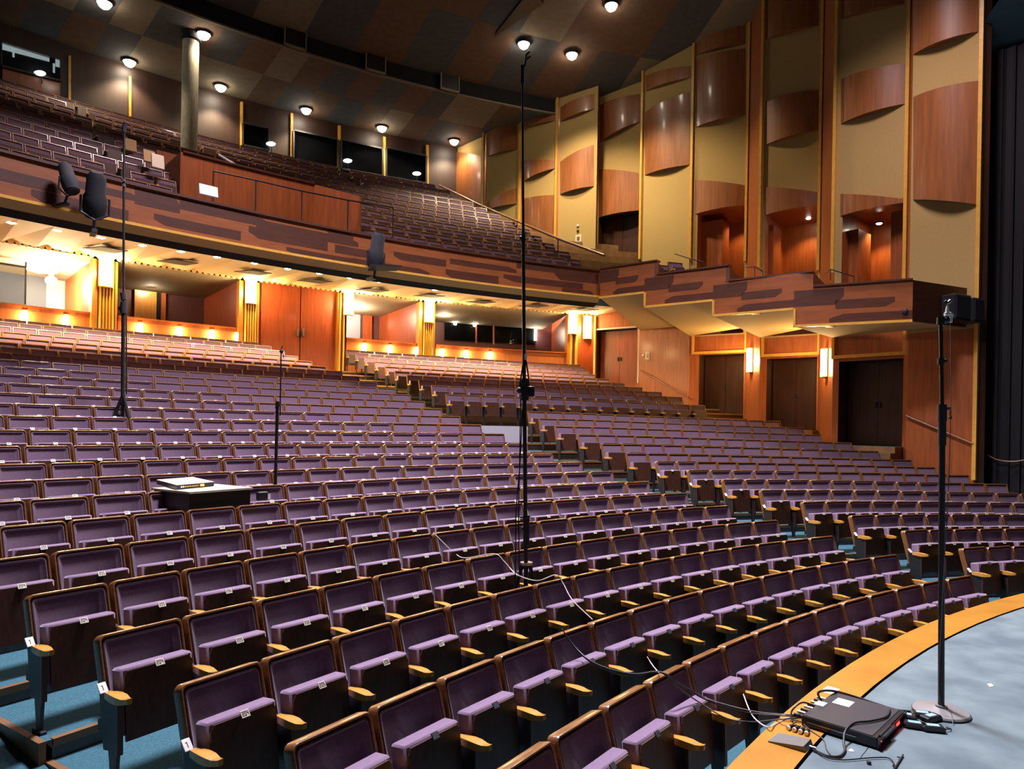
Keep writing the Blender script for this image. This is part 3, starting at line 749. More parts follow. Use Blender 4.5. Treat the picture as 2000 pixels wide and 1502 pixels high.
NBR = 14
def RJ(j): return 29.75+0.84*j
def ZJ(j): return EYE+4.78+0.463*j             # seat tops
BEND = [(1170, 495), (1150, 490), (1134, 485), (1113, 478), (1083, 463), (1058, 455), (1035, 448), (1008, 440), (977, 425), (951, 415), (924, 407), (899, 395), (879, 384), (850, 376)]
BA1 = [aR(x, y, RJ(j)) for j, (x, y) in enumerate(BEND)]
bl = MB()
for j in range(NBR):
    z = ZJ(j)-SEAT_H; Ra = RF+.12 if j == 0 else RJ(j)-.42; Rb = RJ(j+1)-.42 if j < NBR-1 else 42.3
    for i in range(30):
        a0 = 103+(147-103)*i/30; a1 = 103+(147-103)*(i+1)/30
        bl.face([P2(Ra, a0, z), P2(Rb, a0, z), P2(Rb, a1, z), P2(Ra, a1, z)], 0)
        if j < NBR-1: bl.face([P2(Rb, a0, z), P2(Rb, a0, z+.463), P2(Rb, a1, z+.463), P2(Rb, a1, z)], 1)
struct(bl, 'floor_balcony', ['carpet', 'riser_wood'])
RBW = 42.1; ZC1 = EYE+13.24
bw = MB()
bw.cyl(RBW, 108, 148, ZJ(13)-1.2, ZC1+.2, 40, 0)
struct(bw, 'wall_balcony_rear', ['dark_rear_wood'])
def rearbox(name, mat, x0, x1, yt0, yt1, yb0, yb1, R, parent=None, dR=.06, N=4, kind=None):
    mb = MB(); T = local(parent) if parent else None; mb.T = T; q = []
    for i in range(N+1):
        t = i/N; x = x0+(x1-x0)*t; a = on_R(x, yt0+(yt1-yt0)*t, R); b = on_R(x, yb0+(yb1-yb0)*t, R); k = (R-dR)/R
        f = lambda p: (CX+(p[0]-CX)*k, CY+(p[1]-CY)*k, p[2]); q.append((a, b, f(a), f(b)))
    for (a, b, c, d), (e, f_, g, h) in zip(q[:-1], q[1:]):
        mb.face([d, h, g, c]); mb.face([c, g, e, a]); mb.face([d, b, f_, h])
    a, b, c, d = q[0]; mb.face([a, b, d, c]); a, b, c, d = q[-1]; mb.face([a, c, d, b])
    o = mb.build(name, mat, parent)
    if kind: o['kind'] = kind
    return o
for i, (x, yt, yb) in enumerate(((135, 110, 222), (253, 150, 240), (471, 200, 292), (569, 222, 318), (662, 246, 336), (750, 268, 350), (834, 284, 365))):
    rearbox('trim_%d' % (60+i), 'gold_trim', x-2.4, x+2.4, yt, yt+1, yb, yb+1, RBW-.02, dR=.1, N=1, kind='structure')
rearbox('trim_70', 'panel_wood', 4, 117, 128, 158, 215, 240, RBW-.02, kind='structure')
def win(n, x0, x1, yt0, yt1, yb0, yb1, back):
    r = empty('window_%d' % n, on_R((x0+x1)/2, (yt0+yb1)/2, RBW)); r['kind'] = 'structure'
    rearbox('window_back', back, x0, x1, yt0, yt1, yb0, yb1, RBW-.03, r, .01)
    rearbox('pane', 'dark_glass' if n > 2 else 'pane_glass', x0, x1, yt0, yt1, yb0, yb1, RBW-.14, r, .015)
    for q in ((x0-2, x0+1, yt0, yt0, yb0, yb0), (x1-1, x1+2, yt1, yt1, yb1, yb1), (x0, x1, yt0-2, yt1-2, yt0+1, yt1+1), (x0, x1, yb0-1, yb1-1, yb0+2, yb1+2)):
        rearbox('window_frame', 'dark_iron', *q, RBW-.08, r, .12)
    return r
w2 = win(2, 2, 118, 83, 118, 130, 159, 'drape')
rearbox('lit_ceiling_strip', 'booth_glow', 4, 96, 86, 114, 97, 121, RBW-.05, w2, .03)
for x0, x1, a, b, c, d in ((103, 107, 124, 125, 142, 143), (108, 116, 116, 118, 130, 132), (24, 28, 96, 97, 111, 113)): rearbox('booth_equipment', 'booth_glow', x0, x1, a, b, c, d, RBW-.06, w2, .03)
for n, (x0, x1, yt0, yt1, yb0, yb1) in enumerate(((474, 524, 242, 252, 284, 294), (573, 658, 256, 274, 312, 328), (666, 746, 274, 292, 330, 344), (754, 831, 290, 306, 346, 358))):
    win(3+n, x0, x1, yt0, yt1, yb0, yb1, 'drape')
for i, (x, y) in enumerate(((78, 143), (529, 281), (679, 314), (814, 339))):
    p = on_R(x, y, RBW-.25); r = thing('reading_lamp', ['small oval lamp glowing inside the lit booth window', 'small oval lamp in the first dark booth window past the pillar', 'small oval lamp in the dark booth window above the middle of the balcony', 'small oval lamp in the dark booth window nearest the corner'][i], 'lamp', p, 0, 'small lamps in the booth windows')
    mb = MB(); mb.T = local(r); mb.ball(p, .2, 12, sq=(1, .5, .42)); mb.build('lamp_head', 'lamp_exit', r, smooth=True)
    mb = MB(); mb.T = local(r); mb.tube([(p[0], p[1]+.05, p[2]-.06), (p[0], p[1]+.12, p[2]-.3)], .02, 6); mb.build('lamp_arm', 'black_metal', r)
# round concrete pillar rising from the balcony
PIL0 = on_R(369, 294, 38.2); col_ = MB(); N = 28; zb_ = ZJ(9)-SEAT_H
col_.lathe([(.262, 0), (.262, ZC1-zb_-.0)], N, c=(PIL0[0], PIL0[1], zb_))
o = col_.build('column_balcony', 'concrete', smooth=True); o['kind'] = 'structure'
mb = MB(); mb.lathe([(.27, -.3), (.33, -.25), (.33, 0)], N, c=(PIL0[0], PIL0[1], ZC1)); o = mb.build('trim_80', 'black_void', smooth=True); o['kind'] = 'structure'
# timber-clad control box standing in the balcony
RC = 32.2; za = on_R(357, 309, RC)[2]; zc = on_R(614, 350, RC)[2]; zt_ = (za+zc)/2
A0, A1 = aR(357, 330, RC), aR(614, 365, RC)
cbx = thing('control_box', 'timber-clad control box standing among the balcony seats in front of the pillar', 'control box', P2(RC, (A0+A1)/2, ZJ(2)-SEAT_H))
mb = MB(); mb.T = local(cbx); mb.cbox(RC, RC+.08, A1, A0, ZJ(2)-SEAT_H, zt_, 10); mb.build('front_panel', 'panel_wood', cbx)
mb = MB(); mb.T = local(cbx); mb.cbox(RC-.04, RC+.3, A1, A0, zt_, zt_+.05, 10); mb.build('ledge', 'inlay_wood', cbx)
mb = MB(); mb.T = local(cbx); q0 = on_R(614, 346, RC); q1 = on_R(702, 383, 31.2); q0b = P2(RC, A1, ZJ(2)-SEAT_H)
mb.prism([(q0[0], q0[1], ZJ(1)-SEAT_H), (q1[0], q1[1], ZJ(1)-SEAT_H), q1, (q0[0], q0[1], zt_)], (.05, .06, 0)); mb.build('wing_wall', 'panel_wood', cbx)
mb = MB(); mb.T = local(cbx); e = P2(RC, A0); e2 = P2(35.2, A0); mb.prism([(e[0], e[1], ZJ(2)-SEAT_H), (e2[0], e2[1], ZJ(2)-SEAT_H), (e2[0], e2[1], zt_), (e[0], e[1], zt_)], (-.05, -.03, 0)); mb.build('side_panel', 'panel_wood', cbx)
mb = MB(); mb.T = local(cbx); mb.cbox(34.6, 34.7, A1-1.5, A0, zt_-.6, zt_+.75, 10); mb.build('rear_panel', 'panel_wood', cbx)
b0, b1 = on_R(426, 307, 33.4), on_R(474, 331, 32.8)
mb = MB(); mb.prism([(b0[0], b0[1], zt_+.62), (b0[0], b0[1]+.25, zt_+.62), (b1[0], b1[1]+.25, b1[2]), b1], (0, 0, .05)); o = mb.build('plank', 'paper'); tag(o, 'pale sloping board resting across the timber control box', 'board')

# ------------------------------------------------------------------ side boxes stepping down the wall
FXY = {x: at(x, 560, Y)[:2] for x, Y in ((1172, 20.55), (1259, 19.65), (1393, 18.45), (1551, 17.17), (1783, 16.0))}
def fpt(x):
    ks = sorted(FXY)
    for a, b in zip(ks[:-1], ks[1:]):
        if a <= x <= b:
            A, B = FXY[a], FXY[b]; q = on_plane(x, 560, A, B); return (q[0], q[1])
BX = [('b4', 1551, 1783, EYE+2.59, EYE+3.53, None), ('b3', 1393, 1588, EYE+3.02, EYE+3.89, 1551), ('b2', 1259, 1423, EYE+3.43, EYE+4.30, 1393), ('b1', 1172, 1283, EYE+3.84, EYE+4.68, 1259)]
WB = {'b4': (BAY[6][0], on_plane(1888, 600, *BAY[7])[:2]), 'b3': (BAY[5][0], BAY[6][0]), 'b2': (BAY[4][0], BAY[5][0]), 'b1': (BAY[3][0], BAY[4][0])}
bx = MB(); prev_top = None
def thick(P, Q, z0, z1, mi, t=.07):
    dx, dy = Q[0]-P[0], Q[1]-P[1]; L = hypot(dx, dy); n = (-dy/L*t, dx/L*t)
    bx.prism([(P[0], P[1], z0), (Q[0], Q[1], z0), (Q[0]+n[0], Q[1]+n[1], z0), (P[0]+n[0], P[1]+n[1], z0)], (0, 0, z1-z0), mi)
for i, (nm, x0, x1, z0, z1, xs) in enumerate(BX):
    xm = xs if xs else x1
    cuts = [x0]+[x for x in sorted(FXY) if x0 < x < xm]+[xm]
    for a, b in zip(cuts[:-1], cuts[1:]): thick(fpt(a), fpt(b), z0, z1, 0)
    if xs: thick(fpt(xs), fpt(x1), BX[i-1][4], z1, 0)
    WA, WB_ = WB[nm]; f0, f1 = fpt(x0), fpt(xm)
    bx.face([f0+(z0,), WA+(z0+.06,), WB_+(z0+.06,), f1+(z0,)], 2)                 # cream soffit
    bx.face([f0+(z0+.35,), f1+(z0+.35,), WB_+(z0+.35,), WA+(z0+.35,)], 3)          # floor
    thick(fpt(x1), WB_ if not xs else ((WB_[0]+fpt(x1)[0]*0), WB_[1]), z1-.42 if xs else z0, z1, 1)   # return towards the wall
    # gilt edge under the front and up the step
    P, Q = f0, f1; dx, dy = Q[0]-P[0], Q[1]-P[1]; L = hypot(dx, dy); n = (dy/L, -dx/L)
    bx.prism([(P[0], P[1], z0-.03), (Q[0], Q[1], z0-.03), (Q[0]+n[0]*.05, Q[1]+n[1]*.05, z0-.03), (P[0]+n[0]*.05, P[1]+n[1]*.05, z0-.03)], (0, 0, .06), 4)
    if i < 3:
        zz = BX[i+1][3]; t = (dx/L*.05, dy/L*.05)
        bx.prism([(P[0], P[1], z0-.03), (P[0]+t[0], P[1]+t[1], z0-.03), (P[0]+t[0]+n[0]*.05, P[1]+t[1]+n[1]*.05, z0-.03), (P[0]+n[0]*.05, P[1]+n[1]*.05, z0-.03)], (0, 0, zz-z0+.03), 4)
    # dark top rail
    xa = x0 if i == 3 else BX[i+1][2]
    P, Q = fpt(xa), fpt(x1); dx, dy = Q[0]-P[0], Q[1]-P[1]; L = hypot(dx, dy); n = (dy/L*.05, -dx/L*.05); m_ = (-n[0]*4, -n[1]*4)
    bx.prism([(P[0]+n[0], P[1]+n[1], z1), (Q[0]+n[0], Q[1]+n[1], z1), (Q[0]+m_[0], Q[1]+m_[1], z1), (P[0]+m_[0], P[1]+m_[1], z1)], (0, 0, .04), 1)
    # veneer bands
    for (u0, u1, f0_, f1_, ch) in ((.0, .42, .52, .93, 1), (.35, .85, .40, .62, 1), (.3, 1.0, .05, .26, -1)):
        N = 6; pts_t, pts_b = [], []
        for j in range(N+1):
            u = u0+(u1-u0)*j/N; k = min(1, .5+ (1-(j/N))*3) if ch > 0 else min(1, .5+(j/N)*3)
            q = fpt(x0+(xm-x0)*u); zl, zh = z0+(z1-z0)*f0_, z0+(z1-z0)*f1_
            if ch > 0: zl = zh-(zh-zl)*k
            else: zh = zl+(zh-zl)*k
            pts_b.append((q[0]+n[0]*.09, q[1]+n[1]*.09, zl)); pts_t.append((q[0]+n[0]*.09, q[1]+n[1]*.09, zh))
        for j in range(N): bx.face([pts_b[j], pts_b[j+1], pts_t[j+1], pts_t[j]], 1)
struct(bx, 'wall_side_boxes', ['fascia_wood', 'inlay_wood', 'soffit_cream', 'carpet', 'gold_trim'])
# small lamps: two in the box soffits, three in the box recess ceilings
for i, (x, y, nm) in enumerate(((1478, 612, 'b3'), (1622, 637, 'b4'))):
    z = {'b3': EYE+3.03, 'b4': EYE+2.60}[nm]; p = on_z(x, y, z)
    r = thing('downlight', 'round downlight in the pale underside of the %s side box' % ['second lowest', 'lowest'][i], 'ceiling light', p, 0, 'downlights under the side boxes')
    mb = MB(); mb.lathe([(.0, -.02), (.09, -.015), (.09, .0)], 16); mb.build('bulb', 'lamp_and_wash', r)
    mb = MB(); mb.lathe([(.09, -.02), (.12, -.015), (.12, .02)], 16); mb.build('rim', 'gold_trim', r)
    add_light('box_beam', 'SPOT', (p[0], p[1], p[2]-.06), 60, (1, .74, .40), spot_size=radians(150), spot_blend=.7, shadow_soft_size=.08)
for i, (b, x, y) in enumerate(((4, 1451, 421), (5, 1579, 426), (6, 1717, 436))):
    A, B = BAY[b]; n = inward(b); A2, B2 = (A[0]-n[0]*1.35, A[1]-n[1]*1.35), (B[0]-n[0]*1.35, B[1]-n[1]*1.35)
    p = on_plane(x, y, A2, B2)
    r = thing('downlight', 'small downlight in the ceiling of the %s side box opening' % ['farthest', 'middle', 'nearest'][i], 'ceiling light', p, 0, 'downlights in the side box openings')
    mb = MB(); mb.lathe([(.0, -.035), (.06, -.03), (.085, 0)], 16); mb.build('bulb', 'lamp_white', r)
    mb = MB(); mb.lathe([(.085, -.01), (.115, -.01), (.115, .03)], 16); mb.build('rim', 'black_metal', r)
    add_light('opening_beam', 'SPOT', (p[0], p[1], p[2]-.07), 130, (1, .62, .25), spot_size=radians(120), spot_blend=.6, shadow_soft_size=.06)
    # timber blocks standing inside the opening
    for t0, t1 in {4: [(.05, .50)], 5: [(.05, .13)], 6: [(.06, .24), (.70, .97)]}[b]:
        mb = MB(); q = [(lerp2(A, B, t)[0]-n[0]*d, lerp2(A, B, t)[1]-n[1]*d, BOXF[b]) for t, d in ((t0, .45), (t1, .45), (t1, 1.3), (t0, 1.3))]
        mb.prism(q, (0, 0, p[2]-(.30 if t0 < .5 else .02)-BOXF[b])); o = mb.build('wall_box_partition', 'panel_wood'); o['kind'] = 'structure'

# ------------------------------------------------------------------ ceilings
ce = MB(); rng = random.Random(3)
NS_ = 30
for i in range(NS_):
    a0 = 104+(149-104)*i/NS_; a1 = 104+(149-104)*(i+1)/NS_
    for r0, r1, s in ((37.0, 39.5, 0), (39.5, 42.4, 1)):
        ce.ring(r0, r1, a0, a1, ZC1, ZC1-.0, 2, (i+s) % 2 if rng.random() < .8 else 2)
ce.cyl(37.0, 104, 149, ZC1, ZC1+.75, 40, 3); ce.cbox(36.96, 37.06, 104, 149, ZC1-.03, ZC1+.03, 40, 2)  # black riser: shadow between the two tiers put into its colour
struct(ce, 'ceiling_lower', ['ceil_a', 'ceil_b', 'ceil_c', 'black_void'])
ce = MB()
rs = [37.0, 33.6, 30.0, 26.0, 22.0, 18.0, 14.0, 9.0, 3.0]; zz_ = lambda R: EYE+13.85+(14.85-13.85)*min(1, (37.0-R)/8.0)
for i in range(32):
    a0 = 62+(152-62)*i/32; a1 = 62+(152-62)*(i+1)/32
    for s, (r1, r0) in enumerate(zip(rs[:-1], rs[1:])):
        ce.ring(r0, r1, a0, a1, zz_(r0), zz_(r1), 2, [0, 1, 2, 1][(i+s) % 4 if rng.random() < .85 else 0])
struct(ce, 'ceiling_upper', ['ceil_a', 'ceil_b', 'ceil_c'])
mb = MB(); q = [on_cone(x, y, 37, EYE+13.8, 29, EYE+14.75) for x, y in ((966, 66), (1062, 0), (1035, -25), (968, 60))]
mb.prism(q, (0, 0, -.12)); o = mb.build('trim_90', 'door_wood'); o['kind'] = 'structure'
for i, (x, y) in enumerate(((576, 92), (733, 137), (878, 173))):
    p = on_R(x, y-8, 36.9); a = phi_of(p); r = thing('ceiling_grille', 'small framed grille on the dark ceiling step, %s from the pillar' % ORD[i], 'grille', P2(36.9, a, ZC1+.05), 0, 'grilles on the ceiling step')
    T = local(r); mb = MB(); mb.T = T; mb.cbox(36.86, 36.9, a-.55, a+.55, ZC1+.06, ZC1+.66, 2); mb.build('grille_face', 'black_metal', r)
    mb = MB(); mb.T = T
    for q in ((a-.62, a-.55, ZC1+.0, ZC1+.72), (a+.55, a+.62, ZC1+.0, ZC1+.72), (a-.62, a+.62, ZC1+.0, ZC1+.06), (a-.62, a+.62, ZC1+.66, ZC1+.72)): mb.cbox(36.82, 36.9, *q, 2)
    mb.build('grille_frame', 'plaster_dark', r)
CL = [(204, 5, 0), (398, 66, 0), (253, 120, 0), (431, 169, 0), (598, 214, 0), (746, 249, 0), (887, 275, 0), (1023, 85, 1), (1117, 106, 1), (1194, 10, 1)]
CLN = ['nearest the frame top above the balcony', 'just above the round pillar', 'above the lit booth window', 'beside the round pillar', 'above the first dark booth window', 'above the middle dark booth windows',
       'in the corner over the orange panel', 'high above the tallest microphone stand', 'high above the side wall, second from the corner', 'high above the side wall at the frame top']
cp = None
for i, (x, y, up) in enumerate(CL):
    p = on_z(x, y, ZC1-.05) if not up else on_cone(x, y, 37, EYE+13.8, 29, EYE+14.75)
    lab = 'bright round ceiling lamp '+CLN[i]
    if cp is None:
        cp = thing('ceiling_light', lab, 'ceiling light', p, 0, 'bright ceiling lamps')
        mb = MB(); mb.lathe([(.24, .1), (.24, -.02), (.22, -.03), (.20, .0)], 20); a_ = mb.build('rim', 'black_metal', cp, smooth=True)
        mb = MB(); mb.lathe([(.0, -.20), (.09, -.18), (.155, -.13), (.19, -.05), (.20, .0)], 20); b_ = mb.build('diffuser', 'lamp_white', cp, smooth=True); KIDS[cp.name] = [a_, b_]
    else:
        q = copy_tree(cp); q.location = p; q['label'] = lab
    add_light('ceiling_beam', 'SPOT', (p[0], p[1], p[2]-.24), (620 if i != 6 else 520) if not up else 2100, (1, .78, .52), spot_size=radians(140 if i == 6 else 118), spot_blend=.45, shadow_soft_size=.22)
# ------------------------------------------------------------------ theatre seats
W0 = 0.54; TH = radians(16.5)
tilt = Matrix.Translation((0, 0, SEAT_H)) @ Matrix.Rotation(-TH, 4, 'X')
# (rotation about X by -16.5 deg takes the lower edge of the back forward, towards -Y)
def rrect(w_, h0, h1, r, n=5):                     # outline with rounded top corners, z from -h0 up to h1
    p = [(-w_, -h0)]
    for i in range(n+1): a = pi-pi/2*i/n; p.append((-w_+r+r*cos(a), h1-r+r*sin(a)))
    for i in range(n+1): a = pi/2-pi/2*i/n; p.append((w_-r+r*cos(a), h1-r+r*sin(a)))
    p.append((w_, -h0)); return p
def back_frame(mb, w_=0.258):
    mb.T = tilt; N = 5
    outer = rrect(w_, .53, 0, .042, N); inner = rrect(w_-.020, .53, -.020, .026, N)
    prof = [(0, .055), (0, .0), (0.3, -.012), (0.7, -.012), (1.0, -.002), (1.0, .034)]     # (outer->inner blend, y)
    ids = []
    for (xo, zo), (xi, zi) in zip(outer, inner):
        ids.append([mb.pt((xo+(xi-xo)*t, y, zo+(zi-zo)*t)) for t, y in prof])
    for a, b in zip(ids[:-1], ids[1:]):
        for j in range(len(prof)-1): mb.idx((a[j], a[j+1], b[j+1], b[j]))
    mb.face([(x, .034, z) for x, z in inner][::-1]); mb.face([(x, .055, z) for x, z in outer]); mb.T = None
def back_pad(mb, w_=0.232):
    mb.T = tilt; o = rrect(w_, .50, -.030, .03, 4); i_ = rrect(w_-.040, .48, -.050, .02, 4); m_ = rrect(w_-.007, .495, -.037, .027, 4)
    r0 = [mb.pt((x, .032, z)) for x, z in o]; r1 = [mb.pt((x, -.004, z)) for x, z in o]; r2 = [mb.pt((x, -.006, z)) for x, z in m_]; r3 = [mb.pt((x, .018, z)) for x, z in i_]
    for A, B in ((r0, r1), (r1, r2), (r2, r3)):
        for k in range(len(A)): mb.idx((A[k], B[k], B[(k+1) % len(A)], A[(k+1) % len(A)]))
    mb.idx(r3); mb.T = None
def seat_mesh_parts():
    P = {}
    mb = MB(); back_frame(mb); P['backrest_frame'] = (mb, 'seat_wood', True)
    mb = MB(); back_pad(mb); P['backrest_pad'] = (mb, 'velour', True)
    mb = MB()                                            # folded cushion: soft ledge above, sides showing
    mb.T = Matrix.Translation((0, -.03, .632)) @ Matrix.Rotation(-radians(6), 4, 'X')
    mb.box(-.218, .218, -.168, -.060, -.38, 0, 0, .012); mb.T = None; P['seat_cushion'] = (mb, 'velour_lit', True)
    mb = MB(); mb.T = Matrix.Translation((0, -.03, .632)) @ Matrix.Rotation(-radians(6), 4, 'X')
    pts = [(-.206, -.41), (.206, -.41), (.206, -.05), (.186, -.014), (-.186, -.014), (-.206, -.05)]
    mb.prism([(x, -.166, z) for x, z in pts], (0, -.018, 0)); mb.T = None; P['seat_shell'] = (mb, 'shell_wood', False)
    return P
def arm_mb(x):
    mb = MB(); zt = .535
    out = [(-.16, .018), (-.205, .026), (-.26, .034), (-.31, .034), (-.352, .026), (-.38, .017), (-.40, .014)]
    L = [(x-w_, y) for y, w_ in out]; R = [(x+w_, y) for y, w_ in out]
    dip = [0, .004, .008, .007, .003, .006, .012]
    for i in range(len(out)-1):
        a, b, c, d = L[i], L[i+1], R[i+1], R[i]; z0, z1 = zt+dip[i], zt+dip[i+1]
        t0, t1 = zt-.036+.1*max(0, i-3)*.06, zt-.036+.1*max(0, i-2)*.06
        mb.face([a+(z0,), b+(z1,), c+(z1,), d+(z0,)]); mb.face([a+(t0,), d+(t0,), c+(t1,), b+(t1,)])
        mb.face([a+(t0,), b+(t1,), b+(z1,), a+(z0,)]); mb.face([d+(z0,), c+(z1,), c+(t1,), d+(t0,)])
    mb.face([L[0]+(zt,), R[0]+(zt,), R[0]+(zt-.036,), L[0]+(zt-.036,)]); mb.face([L[-1]+(zt+.012,), L[-1]+(zt-.02,), R[-1]+(zt-.02,), R[-1]+(zt+.012,)])
    return mb
def support_mb(x):
    mb = MB()
    mb.prism([(x-.013, -.09, .535), (x-.013, -.285, .502), (x-.013, -.295, .225), (x-.013, -.15, .20)], (.026, 0, 0), 0)
    mb.prism([(x-.016, -.283, .515), (x-.016, -.302, .515), (x-.016, -.312, .205), (x-.016, -.293, .205)], (.032, 0, 0), 1)
    mb.prism([(x-.011, -.20, .22), (x-.011, -.295, .23), (x-.011, -.275, .02), (x-.011, -.232, .02)], (.022, 0, 0), 0)
    mb.box(x-.02, x+.02, -.31, -.19, 0, .022, 0, .004)
    mb.box(x-.012, x+.012, -.17, -.08, .30, .36, 0)
    return mb
PT = Matrix.Translation((0, -.03, .632)) @ Matrix.Rotation(-radians(6), 4, 'X') @ Matrix.Translation((0, -.178, -.014)) @ Matrix.Rotation(-radians(32), 4, 'X')
def plate_mb():
    mb = MB(); mb.T = PT; mb.box(-.027, .027, -.011, -.005, -.024, .018, 0, .002); return mb
FONT = {'0': '111101101101111', '1': '010110010010111', '2': '111001111100111', '3': '111001111001111', '4': '101101111001001',
        '5': '111100111001111', '6': '111100111101111', '7': '111001010010010', '8': '111101111101111', '9': '111101111001111'}
PLATES = {}
def plate_mesh(num, dark=False):
    if (num, dark) in PLATES: return PLATES[num, dark]
    mb = plate_mb()
    for i, ch in enumerate(str(num)):
        for k, c in enumerate(FONT[ch]):
            if c == '1':
                x = -.0205+i*.0145+(k % 3)*.004; z = .012-(k//3)*.0056
                mb.face([(x, -.0115, z-.0056), (x+.004, -.0115, z-.0056), (x+.004, -.0115, z), (x, -.0115, z)], 1)
    PLATES[num, dark] = mb.mesh('number_plate', ['dark_iron', 'cable_grey'] if dark else ['plate_cream', 'ink']); return PLATES[num, dark]
proto_parts = []
proto_root = None
def finish(o_mesh): return o_mesh
seat_parts = seat_mesh_parts()
PM = {}
import bmesh
for nm, (mb, mat, sm) in seat_parts.items():
    o = mb.build(nm, mat, None, smooth=sm, weld=True); PM[nm] = o.data; bpy.data.objects.remove(o)
o = arm_mb(-W0/2).build('armrest', 'arm_wood', None, weld=True); PM['armrest'] = o.data; bpy.data.objects.remove(o)
o = arm_mb(W0/2).build('armrest', 'arm_wood', None, weld=True); PM['armrest_r'] = o.data; bpy.data.objects.remove(o)
o = support_mb(-W0/2).build('support_leg', ['black_metal', 'shell_wood'], None, weld=True); PM['support_leg'] = o.data; bpy.data.objects.remove(o)
o = support_mb(W0/2).build('support_leg', ['black_metal', 'shell_wood'], None, weld=True); PM['support_leg_r'] = o.data; bpy.data.objects.remove(o)
mb = MB(); mb.T = Matrix.Translation((-W0/2-.012, -.15, .525)) @ Matrix.Rotation(radians(-42), 4, 'X'); mb.box(-.024, .024, -.004, .004, 0, .066, 0, .002)
for r_ in ((-.002, .002, .016, .048), (-.008, -.002, .042, .046)): mb.box(r_[0], r_[1], -.0048, -.004, r_[2], r_[3], 1)
mb.T = None
o = mb.build('row_tag', ['white_card', 'ink'], None); PM['row_tag'] = o.data; bpy.data.objects.remove(o)

ENDPHI = {0: 118.46, 1: 118.89, 2: 119.27, 3: 119.68, 4: 120.05, 5: 120.29, 6: 120.59, 7: 120.97, 8: 121.24, 9: 121.53, 10: 121.75, 11: 121.95, 12: 122.24,
          13: 122.5, 14: 122.68, 15: 122.85, 16: 122.92, 17: 123.11, 18: 123.51, 19: 123.9, 20: 124.29, 21: 124.66, 22: 124.97, 23: 125.3, 24: 125.62, 25: 125.92, 26: 126.23}
NCEN = {0: 15, 1: 15, 2: 16, 3: 16, 4: 17, 5: 17, 6: 18, 7: 18, 8: 19}
JPHI = {9: 142.67, 10: 142.70, 11: 141.98, 12: 142.05, 13: 141.29, 14: 140.27, 15: 140.61, 16: 139.63, 17: 139.96, 18: 139.05, 19: 138.97, 20: 139.02, 21: 138.08, 22: 137.6, 23: 137.2, 24: 137.5, 25: 137.0, 26: 137.3}
RL0 = {1: 114.34, 2: 114.47, 3: 114.81, 4: 115.22, 5: 115.54, 6: 115.88, 7: 116.23, 8: 116.6, 9: 116.99, 10: 117.19, 11: 117.45, 12: 117.78, 13: 117.75, 14: 117.51}
RL1 = {1: 94.5, 2: 95.2, 3: 95.7, 4: 96.1, 5: 96.4, 6: 96.66, 7: 97.2, 8: 97.67, 9: 97.64, 10: 98.41, 11: 98.91, 12: 99.77, 13: 99.82, 14: 100.36}
UL0 = {18: 120.37, 19: 120.5, 20: 120.63, 21: 120.81, 22: 120.87, 23: 121.03, 24: 121.18, 25: 121.3, 26: 121.44}
UL1 = {18: 103.69, 19: 104.38, 20: 105.06, 21: 105.64, 22: 106.11, 23: 106.54, 24: 106.4, 25: 106.2, 26: 106.0}
seats = []                                     # block, row, index, R, phi, z of back top, width, first, last
def add_row(block, k, R, z, p0, p1, n, dz=None, i0=0):
    st_ = (p0-p1)/n
    for i in range(n):
        ph = p0-(i+.5)*st_; zz = z+(dz(ph) if dz else 0)
        seats.append(dict(b=block, k=k, i=i+i0, n=n+i0, R=R, ph=ph, z=zz+EYE, w=R*radians(st_), first=(i == 0 and i0 == 0), last=(i == n-1)))
for k in range(27):
    R = RK(k); e = ENDPHI[k]
    if k < 9: n = NCEN[k]; p0 = PHI0[k]
    else:
        m_ = max(1, round((JPHI[k]-e)*pi/180*R/.541)); stp = (JPHI[k]-e)/m_; extra = int((147.6-JPHI[k])/stp); n = m_+extra; p0 = JPHI[k]+extra*stp
    add_row('centre', k, R, ZT[k], p0, e, n)
for k in RL0:
    R = RK(k); n = max(1, round(radians(RL0[k]-RL1[k])*R/.543)); add_row('right', k, R, ZT[k], RL0[k], RL1[k], n, droop)
u0p = on_R(870, 770, 29.15); u0z = u0p[2]-EYE
ul0 = phi_of(u0p); ul1 = aR(1377, 793, 29.15); add_row('upper', 17, 29.15, u0z, ul0, ul1, round(radians(ul0-ul1)*29.15/.545), lambda a: .8*droop(a))
for k in UL0:
    R = RK(k); n = max(1, round(radians(UL0[k]-UL1[k])*R/.543)); add_row('upper', k, R, ZT[k], UL0[k], UL1[k], n, lambda a: .8*droop(a))
bal = []
for j in range(NBR):
    R = RJ(j); a1 = BA1[j]; a0 = 146.0; n = round(radians(a0-a1)*R/.55); stp = (a0-a1)/n
    for i in range(n):
        ph = a0-(i+.5)*stp; P = P2(R, ph, ZJ(j)); x, y = to_px(P)
        if x < -120: continue
        if 2 <= j <= 7 and 350 < x < 702-(j-2)*4 and rad_of(P) > 31: continue
        if j == 1 and 350 < x < 620 and False: continue
        if hypot(P[0]-PIL0[0], P[1]-PIL0[1]) < .75: continue
        if abs(x-(262-9*j)) < 9 or abs(x-(830-12*j)) < 8 and j > 8: continue           # gangways
        bal.append(dict(b='balcony', k=j, R=R, ph=ph, z=ZJ(j), w=R*radians(stp)))
def seat_xy(s):
    P = P2(s['R'], s['ph'], s['z']); return P
vis = []
for s in seats:
    P = seat_xy(s); s['P'] = P
    if P[1] < .5: s['px'] = None; continue
    x, y = to_px(P); hw = .5*s['w']/P[1]*FPX; s['px'] = (x, y); s['d'] = P[1]
    s['seen'] = -hw < x < 2000+hw and y < 1502+5
    s['keep'] = -260 < x < 2160
inview = sorted([s for s in seats if s.get('seen')], key=lambda s: s['d'])
